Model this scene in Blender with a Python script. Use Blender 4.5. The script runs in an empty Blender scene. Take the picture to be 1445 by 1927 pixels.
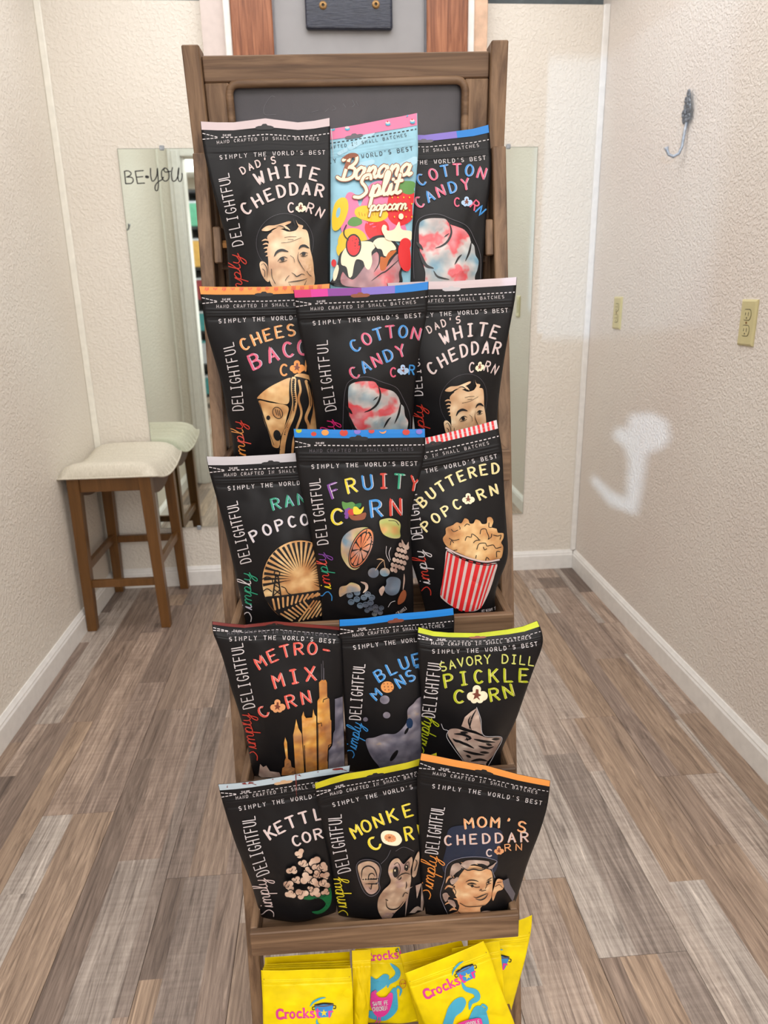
import bpy, math, random
import numpy as np
from mathutils import Vector, Matrix, geometry
random.seed(7)
SC = bpy.context.scene
COL = SC.collection

# ------------------------------------------------------------------ camera
FPX, PITCH, YAW, ROLL = 1349.27, .298186, .0743693, -.018421
CAM = np.array([0., 0., 1.2])
_f = np.array([math.sin(YAW)*math.cos(PITCH), math.cos(YAW)*math.cos(PITCH), -math.sin(PITCH)])
_r0 = np.array([math.cos(YAW), -math.sin(YAW), 0.]); _u0 = np.cross(_r0, _f)
RT = math.cos(ROLL)*_r0 + math.sin(ROLL)*_u0
UP = -math.sin(ROLL)*_r0 + math.cos(ROLL)*_u0
FW = _f
cd = bpy.data.cameras.new('camera'); cam = bpy.data.objects.new('camera', cd); COL.objects.link(cam)
cam.matrix_world = Matrix(((RT[0], UP[0], -FW[0], CAM[0]), (RT[1], UP[1], -FW[1], CAM[1]), (RT[2], UP[2], -FW[2], CAM[2]), (0, 0, 0, 1)))
cd.sensor_fit = 'VERTICAL'; cd.sensor_height = 36; cd.sensor_width = 27; cd.lens = 36*FPX/1927
cd.clip_start = .02
cd.dof.use_dof = True; cd.dof.focus_distance = .98; cd.dof.aperture_fstop = 9
SC.camera = cam

# ------------------------------------------------------------------ light and exposure
SC.view_settings.view_transform = 'Standard'; SC.view_settings.look = 'None'
SC.view_settings.gamma = 1; SC.view_settings.use_curve_mapping = False
SC.view_settings.exposure = 0.08
W = bpy.data.worlds.new('world'); SC.world = W; W.use_nodes = True
W.node_tree.nodes['Background'].inputs[0].default_value = (.62, .78, 1, 1)
W.node_tree.nodes['Background'].inputs[1].default_value = 1.0

def area(name, loc, size, power, col, rot=(0, 0, 0), sy=None):
    l = bpy.data.lights.new(name, 'AREA'); l.energy = power; l.color = col; l.size = size
    if sy: l.shape = 'RECTANGLE'; l.size_y = sy
    o = bpy.data.objects.new(name, l); o.location = loc; o.rotation_euler = rot; COL.objects.link(o); return o
area('ceiling_lamp_nook', (.05, 2.0, 2.56), 1.7, 23, (.985, .985, 1), sy=1.4)
area('ceiling_lamp_shop', (.15, .35, 2.56), 1.4, 11, (1, .985, .96), sy=.6)
area('fill_light_shop', (.0, -2.0, 2.56), 4.4, 140, (.995, .985, .985), sy=2.6)  # oversized unseen panel, added to even out the light on the alcove walls
area('fill_light_rear', (.35, -4.08, 1.25), 2.6, 40, (.97, .985, 1), rot=(math.radians(90), 0, 0), sy=1.9)  # fill light added to lift the low walls; no window stands here
DAY = np.array([-1.6, -4.9, 1.75])
dl = bpy.data.lights.new('daylight', 'SPOT'); dl.energy = 620; dl.color = (.45, .70, 1); dl.shadow_soft_size = .003
dl.spot_size = math.radians(24); dl.spot_blend = .1
do = bpy.data.objects.new('daylight', dl); do.location = DAY
for k_, tgt_ in ((0, (1.0, 2.6, 1.25)),): do.rotation_euler = (Vector(tgt_) - Vector(DAY)).to_track_quat('-Z', 'Y').to_euler(); COL.objects.link(do)

gl = bpy.data.lights.new('patch_spot', 'SPOT'); gl.energy = 2600; gl.color = (.6, .80, 1); gl.shadow_soft_size = .002; gl.spot_size = math.radians(5.2); gl.spot_blend = .05  # extra narrow spot, added to brighten only the lower wall patch
go = bpy.data.objects.new('patch_spot', gl); go.location = DAY; go.rotation_euler = (Vector((1.07, 2.42, .60)) - Vector(DAY)).to_track_quat('-Z', 'Y').to_euler(); COL.objects.link(go)

# ------------------------------------------------------------------ materials
def lin(c):
    return tuple(((v/255)/12.92 if v/255 <= .04045 else ((v/255+.055)/1.055)**2.4) for v in c)
MATS = {}
def newmat(name):
    m = bpy.data.materials.new(name); m.use_nodes = True; nt = m.node_tree
    b = nt.nodes['Principled BSDF']; MATS[name] = m
    return m, nt, b
def N(nt, t, **kw):
    n = nt.nodes.new(t)
    for k, v in kw.items():
        if k.startswith('_'): setattr(n, k[1:], v)
        else: n.inputs[k.replace('__', ' ')].default_value = v
    return n
def coords(nt, kind='Object', scale=(1, 1, 1), rot=(0, 0, 0)):
    tc = nt.nodes.new('ShaderNodeTexCoord'); mp = nt.nodes.new('ShaderNodeMapping')
    mp.inputs['Scale'].default_value = scale; mp.inputs['Rotation'].default_value = rot
    nt.links.new(tc.outputs[kind], mp.inputs[0]); return mp.outputs[0]
def ramp(nt, fac, stops):
    r = nt.nodes.new('ShaderNodeValToRGB'); e = r.color_ramp.elements
    while len(e) > 1: e.remove(e[-1])
    e[0].position = stops[0][0]; e[0].color = (*lin(stops[0][1]), 1)
    for p, c in stops[1:]:
        x = e.new(p); x.color = (*lin(c), 1)
    nt.links.new(fac, r.inputs[0]); return r.outputs[0]
def bump(nt, b, h, strength, dist=.001):
    n = N(nt, 'ShaderNodeBump', Strength=strength, Distance=dist); nt.links.new(h, n.inputs['Height'])
    nt.links.new(n.outputs[0], b.inputs['Normal'])
def flat(name, c, rough=.5, metal=0., spec=.5, var=0.05, sc=40):
    if name in MATS: return MATS[name]
    m, nt, b = newmat(name)
    no = N(nt, 'ShaderNodeTexNoise', Scale=sc, Detail=3.); nt.links.new(coords(nt), no.inputs['Vector'])
    c0 = tuple(v*(1-var) for v in c); c1 = tuple(min(255, v*(1+var)) for v in c)
    nt.links.new(ramp(nt, no.outputs['Fac'], [(.3, c0), (.7, c1)]), b.inputs['Base Color'])
    b.inputs['Roughness'].default_value = rough; b.inputs['Metallic'].default_value = metal
    b.inputs['Specular IOR Level'].default_value = spec
    return m
def wallmat(name, c1, c2, sc=62, strength=.75, grad=None):
    m, nt, b = newmat(name); v = coords(nt)
    a = N(nt, 'ShaderNodeTexNoise', Scale=sc, Detail=2.5, Roughness=.5, Distortion=.35); nt.links.new(v, a.inputs['Vector'])
    k = N(nt, 'ShaderNodeMapRange', **{'From Min': .42, 'From Max': .6}); k.interpolation_type = 'SMOOTHSTEP'
    nt.links.new(a.outputs['Fac'], k.inputs['Value'])
    l = N(nt, 'ShaderNodeTexNoise', Scale=2.2, Detail=2.); nt.links.new(v, l.inputs['Vector'])
    nt.links.new(ramp(nt, l.outputs['Fac'], [(.3, c1), (.7, c2)]), b.inputs['Base Color'])
    bump(nt, b, k.outputs[0], strength, .0018)
    b.inputs['Roughness'].default_value = .5; b.inputs['Specular IOR Level'].default_value = .35
    return m
def woodmat(name, axis, cols, sc=1., rough=.55, bstr=.3, objrand=True, coord='Object'):
    m, nt, b = newmat(name)
    s = [60*sc]*3; s[axis] = 3.2*sc
    v = coords(nt, coord, tuple(s))
    if objrand:
        oi = nt.nodes.new('ShaderNodeObjectInfo'); ad = nt.nodes.new('ShaderNodeVectorMath'); ad.operation = 'ADD'
        mu = nt.nodes.new('ShaderNodeMath'); mu.operation = 'MULTIPLY'; mu.inputs[1].default_value = 90
        nt.links.new(oi.outputs['Random'], mu.inputs[0]); nt.links.new(v, ad.inputs[0]); nt.links.new(mu.outputs[0], ad.inputs[1]); v = ad.outputs[0]
    a = N(nt, 'ShaderNodeTexNoise', Scale=1., Detail=6., Roughness=.62, Distortion=.6); nt.links.new(v, a.inputs['Vector'])
    nt.links.new(ramp(nt, a.outputs['Fac'], cols), b.inputs['Base Color'])
    bump(nt, b, a.outputs['Fac'], bstr, .0006)
    b.inputs['Roughness'].default_value = rough; b.inputs['Specular IOR Level'].default_value = .4
    return m
RW = [(.28, (68, 49, 35)), (.45, (104, 79, 58)), (.58, (130, 102, 77)), (.75, (152, 121, 93))]
for ax, nm in enumerate(('x', 'y', 'z')): woodmat('rack_wood_'+nm, ax, RW)
woodmat('oak', 2, [(.3, (92, 50, 30)), (.47, (138, 84, 56)), (.6, (164, 106, 74)), (.8, (186, 128, 92))], sc=1.3, rough=.35)
woodmat('stool_wood', 2, [(.3, (88, 58, 26)), (.5, (106, 71, 34)), (.7, (118, 80, 42))], sc=.8, rough=.35, bstr=.05)
wallmat('wall_paint', (233, 227, 216), (229, 221, 209), sc=95, strength=.62); wallmat('wall_paint_right', (231, 224, 215), (227, 217, 208), sc=125, strength=.7)
flat('white_trim', (236, 234, 230), .35, var=.02); flat('cream_trim', (240, 237, 226), .4, var=.02)
flat('pink_wall', (214, 200, 194), .6, var=.02); flat('peach_wood', (216, 180, 152), .5, var=.06)
flat('grey_paint', (150, 148, 149), .5, var=.03, sc=8); flat('dark_void', (92, 100, 104), .7)
flat('plastic_almond', (206, 196, 148), .35, var=.02); flat('slot_dark', (52, 46, 34), .6)
flat('brass', (200, 150, 96), .35, metal=.9); flat('screw_bronze', (150, 116, 72), .35, metal=.6)
flat('pewter', (158, 164, 172), .32, metal=.25, spec=.8, var=.15, sc=120); flat('black_vinyl', (22, 22, 24), .45)
flat('mirror_edge', (92, 100, 92), .4); flat('chalk', (120, 118, 124), .9); flat('ceiling_white', (232, 230, 226), .8)
m, nt, b = newmat('mirror_glass'); b.inputs['Base Color'].default_value = (.80, .875, .81, 1); b.inputs['Metallic'].default_value = 1
no = N(nt, 'ShaderNodeTexNoise', Scale=30.); nt.links.new(coords(nt), no.inputs['Vector'])
mr = N(nt, 'ShaderNodeMapRange', **{'To Min': .012, 'To Max': .03}); nt.links.new(no.outputs['Fac'], mr.inputs['Value']); nt.links.new(mr.outputs[0], b.inputs['Roughness'])
m, nt, b = newmat('navy_lacquer'); b.inputs['Roughness'].default_value = .16
a = N(nt, 'ShaderNodeTexNoise', Scale=1., Detail=4.); nt.links.new(coords(nt, scale=(40, 40, 260)), a.inputs['Vector'])
nt.links.new(ramp(nt, a.outputs['Fac'], [(.3, (30, 34, 48)), (.7, (44, 48, 64))]), b.inputs['Base Color']); bump(nt, b, a.outputs['Fac'], .5, .001)
m, nt, b = newmat('chalkboard')
a = N(nt, 'ShaderNodeTexNoise', Scale=9., Detail=6.); nt.links.new(coords(nt), a.inputs['Vector'])
nt.links.new(ramp(nt, a.outputs['Fac'], [(.3, (62, 60, 66)), (.7, (84, 78, 82))]), b.inputs['Base Color'])
g = N(nt, 'ShaderNodeTexNoise', Scale=700.); nt.links.new(coords(nt), g.inputs['Vector']); bump(nt, b, g.outputs['Fac'], .15, .0005); b.inputs['Roughness'].default_value = .42
m, nt, b = newmat('linen'); v = coords(nt)
a = N(nt, 'ShaderNodeTexNoise', Scale=1., Detail=3.); nt.links.new(coords(nt, scale=(420, 90, 90)), a.inputs['Vector'])
nt.links.new(ramp(nt, a.outputs['Fac'], [(.3, (205, 198, 180)), (.7, (226, 219, 203))]), b.inputs['Base Color']); b.inputs['Roughness'].default_value = .85
bump(nt, b, a.outputs['Fac'], .3, .0006)

# planks: printed vinyl boards, each board sawn from sub-strips of several tones
m, nt, b = newmat('vinyl_plank'); L = nt.links.new
tc = nt.nodes.new('ShaderNodeTexCoord'); oi = nt.nodes.new('ShaderNodeObjectInfo')
sep = nt.nodes.new('ShaderNodeSeparateXYZ'); L(tc.outputs['Object'], sep.inputs[0])
def M2(op, a, bb=None, c=None):
    n = nt.nodes.new('ShaderNodeMath'); n.operation = op
    for i, v in enumerate((a, bb, c)):
        if v is None: continue
        if isinstance(v, (int, float)): n.inputs[i].default_value = v
        else: L(v, n.inputs[i])
    return n.outputs[0]
rnd = oi.outputs['Random']
wob = N(nt, 'ShaderNodeTexNoise', Scale=1., Detail=2.); L(coords(nt, scale=(3, 3, 1)), wob.inputs['Vector'])
xx = M2('ADD', sep.outputs['X'], M2('MULTIPLY', M2('SUBTRACT', wob.outputs['Fac'], .5), .008))
strip = M2('FLOOR', M2('MULTIPLY', M2('ADD', xx, M2('MULTIPLY', rnd, .05)), M2('ADD', 5., M2('MULTIPLY', rnd, 10.))))
seg = M2('FLOOR', M2('MULTIPLY', M2('ADD', sep.outputs['Y'], M2('MULTIPLY', strip, .37)), .8))
wn = nt.nodes.new('ShaderNodeTexWhiteNoise'); wn.noise_dimensions = '3D'
cb = nt.nodes.new('ShaderNodeCombineXYZ'); L(strip, cb.inputs[0]); L(seg, cb.inputs[1]); L(M2('MULTIPLY', rnd, 57), cb.inputs[2]); L(cb.outputs[0], wn.inputs['Vector'])
tone = ramp(nt, wn.outputs['Value'], [(0, (116, 103, 95)), (.18, (144, 128, 117)), (.34, (168, 147, 127)), (.5, (146, 131, 122)), (.66, (176, 158, 144)), (.82, (188, 181, 174)), (1, (134, 121, 113))])
mp = nt.nodes.new('ShaderNodeMapping'); mp.inputs['Scale'].default_value = (70, 3.4, 1); L(tc.outputs['Object'], mp.inputs[0])
ad = nt.nodes.new('ShaderNodeVectorMath'); ad.operation = 'ADD'; L(mp.outputs[0], ad.inputs[0]); L(cb.outputs[0], ad.inputs[1])
gr = N(nt, 'ShaderNodeTexNoise', Scale=1., Detail=9., Roughness=.72, Distortion=1.8); L(ad.outputs[0], gr.inputs['Vector'])
grc = ramp(nt, gr.outputs['Fac'], [(.3, (92, 84, 80)), (.46, (158, 152, 148)), (.6, (196, 192, 188)), (.74, (236, 232, 228))])
mx = nt.nodes.new('ShaderNodeMixRGB'); mx.blend_type = 'OVERLAY'; mx.inputs[0].default_value = .9; L(tone, mx.inputs[1]); L(grc, mx.inputs[2])
mp2 = nt.nodes.new('ShaderNodeMapping'); mp2.inputs['Scale'].default_value = (7, 120, 1); L(tc.outputs['Object'], mp2.inputs[0])
saw = N(nt, 'ShaderNodeTexNoise', Scale=1., Detail=3.); L(mp2.outputs[0], saw.inputs['Vector'])
mx2 = nt.nodes.new('ShaderNodeMixRGB'); mx2.blend_type = 'SOFT_LIGHT'; L(M2('MULTIPLY', M2('GREATER_THAN', wn.outputs['Value'], .5), .18), mx2.inputs[0])
L(mx.outputs[0], mx2.inputs[1]); L(ramp(nt, saw.outputs['Fac'], [(.35, (70, 66, 62)), (.65, (215, 212, 210))]), mx2.inputs[2]); L(mx2.outputs[0], b.inputs['Base Color'])
bump(nt, b, gr.outputs['Fac'], .45, .0007); b.inputs['Roughness'].default_value = .5; b.inputs['Specular IOR Level'].default_value = .45

# ------------------------------------------------------------------ mesh helpers
def link_mesh(name, verts, faces, mats, parent=None, fm=None, smooth=False, loc=None):
    me = bpy.data.meshes.new(name)
    verts = np.asarray(verts, float)
    if loc is not None: verts = verts - np.asarray(loc)
    me.from_pydata([tuple(v) for v in verts], [], [tuple(f) for f in faces])
    if not isinstance(mats, (list, tuple)): mats = [mats]
    for mm in mats: me.materials.append(MATS[mm] if isinstance(mm, str) else mm)
    if fm is not None: me.polygons.foreach_set('material_index', fm)
    if smooth: me.polygons.foreach_set('use_smooth', [True]*len(me.polygons))
    me.update()
    o = bpy.data.objects.new(name, me); COL.objects.link(o)
    if parent is not None: o.parent = parent
    if loc is not None and parent is None: o.location = loc
    return o
BOXF = [(0, 3, 2, 1), (4, 5, 6, 7), (0, 1, 5, 4), (1, 2, 6, 5), (2, 3, 7, 6), (3, 0, 4, 7)]
def bevel(o, w=.0015, seg=1):
    md = o.modifiers.new('bevel', 'BEVEL'); md.width = w; md.segments = seg; md.limit_method = 'ANGLE'; return o
def box(name, x0, x1, y0, y1, z0, z1, mat, parent=None, bv=0, origin=None):
    V = [(x0, y0, z0), (x1, y0, z0), (x1, y1, z0), (x0, y1, z0), (x0, y0, z1), (x1, y0, z1), (x1, y1, z1), (x0, y1, z1)]
    if parent is not None and origin is None: origin = parent.location
    o = link_mesh(name, V, BOXF, mat, parent, loc=origin)
    if bv: bevel(o, bv)
    return o
def lbox(name, x0, x1, y0, y1, z0, z1, mat, parent=None, bv=0):  # setting piece with its own origin at its centre
    c = ((x0+x1)/2, (y0+y1)/2, (z0+z1)/2)
    V = np.array([(x0, y0, z0), (x1, y0, z0), (x1, y1, z0), (x0, y1, z0), (x0, y0, z1), (x1, y0, z1), (x1, y1, z1), (x0, y1, z1)]) - c
    o = link_mesh(name, V, BOXF, mat, parent)
    o.location = Vector(c) - (parent.location if parent is not None else Vector((0, 0, 0)))
    if bv: bevel(o, bv)
    return o
def tag(o, label=None, cat=None, group=None, kind=None):
    if label: o['label'] = label
    if cat: o['category'] = cat
    if group: o['group'] = group
    if kind: o['kind'] = kind
    return o
def empty(name, loc, label, cat, group=None):
    o = bpy.data.objects.new(name, None); o.location = loc; o.empty_display_size = .02; COL.objects.link(o); return tag(o, label, cat, group)
def tube(pts, rad, n=10, caps=True):
    pts = [Vector(p) for p in pts]; V = []; F = []
    rr = rad if isinstance(rad, (list, tuple)) else [rad]*len(pts)
    t = (pts[1]-pts[0]).normalized(); a = t.orthogonal().normalized()
    for i, p in enumerate(pts):
        t = (pts[min(i+1, len(pts)-1)] - pts[max(i-1, 0)]).normalized()
        a = (a - t*a.dot(t)).normalized(); bb = t.cross(a)
        for k in range(n):
            an = 2*math.pi*k/n; V.append(tuple(p + rr[i]*(math.cos(an)*a + math.sin(an)*bb)))
    for i in range(len(pts)-1):
        for k in range(n):
            F.append((i*n+k, i*n+(k+1) % n, (i+1)*n+(k+1) % n, (i+1)*n+k))
    if caps: F.append(tuple(range(n))[::-1]); F.append(tuple((len(pts)-1)*n+k for k in range(n)))
    return V, F
def merge(parts):
    V = []; F = []
    for v, f in parts:
        o = len(V); V += list(v); F += [tuple(i+o for i in q) for q in f]
    return V, F

# ------------------------------------------------------------------ the room
XL, XR, YB, ZT, YR = -.9503, 1.0732, 2.9433, 2.1776, 1.146
def S(o): o['kind'] = 'structure'; return o
fl = S(box('floor', -3.2, 3.2, -4.2, YB+.1, -.06, -.004, flat('subfloor', (58, 50, 44), .8)))
x_edges = [-.049 + .1705*k for k in range(-16, 17)]
fixed = {-.9015: 1.912, -.731: 1.507, -.5605: 1.95, -.39: 1.279, -.2195: 1.388, -.049: .9, .1215: 1.65, .292: 1.2, .4625: 1.004, .633: 1.775, .8035: 1.497, .974: 2.373}
rp = random.Random(3)
for x in x_edges:
    if x > 3.1 or x < -3.0: continue
    near = -1.1 < x < 1.08
    ph = next((v for k, v in fixed.items() if abs(k-x) < .01), rp.uniform(0, 1.22))
    x0, x1 = x, x+.1705
    if not near:
        step, lo, hi = 2.44, -4.0, YR-.06
        if -1.3 < x < -1.0 or x > 1.0: pass
    else: step, lo, hi = 1.22, -4.0, YB
    if x0 < XL < x1 and near: pass
    y = ph - math.ceil((ph-lo)/step)*step
    while y < hi:
        a, bb = max(y, lo), min(y+step, hi)
        segs = [(a, bb, x0, x1)]
        if near and bb > YR-.06 and (x0 < XL or x1 > XR):
            segs = [(a, min(bb, YR-.06), x0, x1), (max(a, YR-.06), bb, max(x0, XL), min(x1, XR))]
        for (p0, p1, q0, q1) in segs:
            if p1-p0 > .02 and q1-q0 > .01:
                lbox('plank', q0+.0004, q1-.0004, p0+.0004, p1-.0004, -.0045, 0, 'vinyl_plank', fl, .0005)
        y += step
# alcove walls
lbox_ = lambda *a, **k: S(lbox(*a, **k))
lbox_('wall_left', XL-.1, XL, YR-.1, YB+.1, 0, 2.6, 'wall_paint')
lbox_('wall_right', XR, XR+.1, YR-.1, YB+.1, 0, 2.6, 'wall_paint_right')
lbox_('wall_back', XL, XR, YB, YB+.1, 0, ZT, 'wall_paint')
lbox_('wall_above', XL, XR, YB+.07, YB+.1, ZT, 2.6, 'dark_void')
S(lbox('ceiling', -3.2, 3.2, -4.2, YB+.1, 2.6, 2.68, 'ceiling_white'))
# the wall between shop and alcove, with its wide cased opening
OX0, OX1, OZ = -.812, .93, 1.98
lbox_('wall_front', XL, OX0, YR-.1, YR, 0, 2.6, 'wall_paint')
lbox_('wall_front', OX1, XR, YR-.1, YR, 0, 2.6, 'wall_paint')
lbox_('wall_front', OX0, OX1, YR-.1, YR, OZ, 2.6, 'wall_paint')
lbox_('wall_front', -3.2, XL-.1, YR-.1, YR, 0, 2.6, 'wall_paint')
lbox_('wall_front', XR+.1, 3.2, YR-.1, YR, 0, 2.6, 'wall_paint')
for nm, a in (('trim_1', (OX0-.073, OX0, YR, YR+.018, 0, OZ+.06)), ('trim_2', (OX1, OX1+.073, YR, YR+.018, 0, OZ+.06)), ('trim_3', (OX0, OX1, YR, YR+.018, OZ, OZ+.06))):
    t = lbox_(nm, *a, 'white_trim', bv=.003)
for nm, a in (('trim_4', (OX0-.05, OX0-.012, YR+.018, YR+.026, 0, OZ+.03)), ('trim_5', (OX0, OX0+.012, YR-.1, YR, 0, OZ)), ('trim_6', (OX1-.012, OX1, YR-.1, YR, 0, OZ))):
    lbox_(nm, *a, 'white_trim', bv=.003)
# far shop walls; the rear one has made-up holes that shape the light patches
lbox_('wall_shop_left', -3.2, -3.1, -4.1, YR-.1, 0, 2.6, 'wall_paint')
lbox_('wall_shop_right', 3.1, 3.2, -4.1, YR-.1, 0, 2.6, 'wall_paint')
SWY = -4.1
def proj_day(P):
    P = np.asarray(P, float); t = (SWY-DAY[1])/(P[1]-DAY[1]); Q = DAY + t*(P-DAY); return Q[0], Q[2]
# invented cut-outs: the alcove's light patches projected back onto the unseen rear wall
pa = proj_day((.842, YB, 2.01)); pb = proj_day((XR, 1.98, 1.03)); pc = proj_day((.842, YB, 1.0))
ya, yb = pb[0], pa[0]; za, zb = pb[1], pa[1]
wy0, wy1, wz0, wz1 = min(ya, yb), max(ya, yb), pc[1], zb
patch = [(2.478, .764), (2.30, .80), (2.155, .791), (2.126, .738), (2.17, .70), (2.276, .655), (2.293, .519), (2.317, .425), (2.578, .387), (2.81, .43), (2.78, .47), (2.56, .45), (2.45, .46), (2.455, .60), (2.50, .64), (2.62, .655), (2.58, .70), (2.49, .71)]
pw = [proj_day((XR, y, z)) for y, z in patch]
def shop_rear():
    outer = [(-3.2, 0), (3.2, 0), (3.2, 2.6), (-3.2, 2.6)]
    h1 = [(wy0, wz0), (wy1, wz0), (wy1, wz1), (wy0, wz1)]
    pts = [Vector(p) for p in outer+h1+pw]; n1, n2 = 4, 8
    ed = [(i, (i+1) % 4) for i in range(4)] + [(4+i, 4+(i+1) % 4) for i in range(4)] + [(8+i, 8+(i+1) % len(pw)) for i in range(len(pw))]
    v, e, f, *_ = geometry.delaunay_2d_cdt(pts, ed, [], 0, 1e-6)
    def inside(p, poly):
        c = False
        for i in range(len(poly)):
            (x1, y1), (x2, y2) = poly[i], poly[i-1]
            if (y1 > p[1]) != (y2 > p[1]) and p[0] < (x2-x1)*(p[1]-y1)/(y2-y1)+x1: c = not c
        return c
    F = []
    for q in f:
        c = sum((v[i] for i in q), Vector((0, 0)))/len(q)
        if not inside(c, h1) and not inside(c, pw): F.append(tuple(q))
    V = [(p[0], SWY, p[1]) for p in v]
    o = link_mesh('wall_shop_back', V, F, 'wall_paint'); S(o)
    sd = o.modifiers.new('thickness', 'SOLIDIFY'); sd.thickness = .004
shop_rear()
# baseboards
def baseboard(name, along, a0, a1, wallpos, sgn):
    prof = [(0, 0), (.014, 0), (.014, .062), (.011, .068), (.011, .072), (.007, .078), (.004, .084), (0, .084)]
    V = []
    for t in (a0, a1):
        for d, z in prof:
            V.append((wallpos+sgn*d, t, z) if along == 'y' else (t, wallpos+sgn*d, z))
    n = len(prof); F = [(i, (i+1) % n, n+(i+1) % n, n+i) for i in range(n)] + [tuple(range(n))[::-1], tuple(range(n, 2*n))]
    return S(link_mesh(name, V, F, 'white_trim'))
baseboard('baseboard_left', 'y', YR+.03, YB, XL, 1); baseboard('baseboard_right', 'y', YR+.03, YB-.0005, XR, -1)
CX0, CX1, CY = -.385, .615, 2.905
baseboard('baseboard_back', 'x', XL+.0145, XR-.0145, YB, -1)
# corner trims
lbox_('trim_7', XL, XL+.024, YB-.012, YB, .084, ZT, 'cream_trim', bv=.003)
lbox_('trim_8', XR-.024, XR, YB-.012, YB, .084, ZT, 'white_trim', bv=.003)
lbox_('trim_9', XL, XL+.012, YR, YR+.022, .084, 2.55, 'cream_trim', bv=.003)
# pier in the middle of the back wall with its oak-framed grey door
lbox_('column', CX0, CX1, CY, YB, 0, 2.6, 'pink_wall')
lbox_('trim_10', -.306, -.281, CY-.022, CY, 0, 2.5, 'white_trim', bv=.003)
lbox_('trim_11', .541, .566, CY-.022, CY, 0, 2.5, 'white_trim', bv=.003)
lbox_('trim_12', .566, CX1, CY-.012, CY, 0, 2.5, 'peach_wood', bv=.002)
dr = tag(bpy.data.objects.new('door_1', None), kind='structure'); dr.location = (.13, CY, 0); COL.objects.link(dr)
for a in ((-.281, -.139), (.396, .541)):
    o = lbox('door_jamb', a[0], a[1], CY-.034, CY-.001, 0, 2.5, 'oak', dr, .004)
lbox('door_panel', -.139, .396, CY-.010, CY-.001, 0, 2.5, 'grey_paint', dr)
lbox('door_stop', -.139, -.133, CY-.02, CY-.01, 0, 2.5, flat('grey_dark', (120, 118, 122), .5), dr)
lbox('door_stop', .389, .396, CY-.024, CY-.01, 0, 2.5, flat('grey_dark2', (96, 96, 102), .5), dr)
# dark board screwed on the grey door
bd = empty('wooden_plaque', (.127, CY-.02, 2.07), 'dark navy painted board screwed to the grey door, top centre of the picture', 'board')
_bx = lbox('board', -.026, .276, CY-.034, CY-.010, 2.073, 2.42, 'navy_lacquer', bd, .009); _bx.modifiers[0].segments = 3
for sx, sz in ((.036, 2.143), (.218, 2.147)):
    ring = []
    V = []; F = []
    prof = [(.0, -.004), (.0045, -.004), (.005, -.0055), (.009, -.005), (.0125, -.003), (.0135, 0)]
    for i, (r, d) in enumerate(prof[1:]):
        for k in range(18):
            an = k*math.pi/9; r2 = r*(1.25 if (k % 3 == 0 and i < 2) else 1)
            V.append((sx+r2*math.cos(an), CY-.0345+d + (.0025 if i == 0 else 0), sz+r2*math.sin(an)))
    V.append((sx, CY-.0345-.0015, sz)); c = len(V)-1
    for k in range(18): F.append((c, (k+1) % 18, k))
    for i in range(len(prof)-2):
        for k in range(18): F.append((i*18+k, i*18+(k+1) % 18, (i+1)*18+(k+1) % 18, (i+1)*18+k))
    s = link_mesh('screw', V, F, ['screw_bronze', 'slot_dark'], bd, fm=[1]*18+[0]*(len(F)-18), loc=bd.location)
# mirrors with clips
def mirror(x0, x1, label):
    e = empty('wall_mirror', ((x0+x1)/2, YB-.004, .262), label, 'mirror', 'door-length frameless mirrors on the back wall')
    o = box('glass', x0, x1, YB-.0075, YB-.0005, .262, 1.711, 'mirror_glass', e); bevel(o, .0012)
    box('edge', x0-.002, x1+.002, YB-.0022, YB-.0003, .260, 1.713, 'mirror_edge', e)
    for cx in ((x0+x1)/2-.01,):
        for z0, z1 in ((.25, .268), (1.705, 1.722)):
            box('mirror_clip', cx-.008, cx+.008, YB-.011, YB-.0005, z0, z1, 'pewter', e, .002)
    return e
m1 = mirror(-.725, CX0-.004, 'frameless mirror with black script lettering, behind the stool')
m2 = mirror(CX1+.006, .826, 'plain frameless mirror on the back wall, right of the rack')
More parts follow.
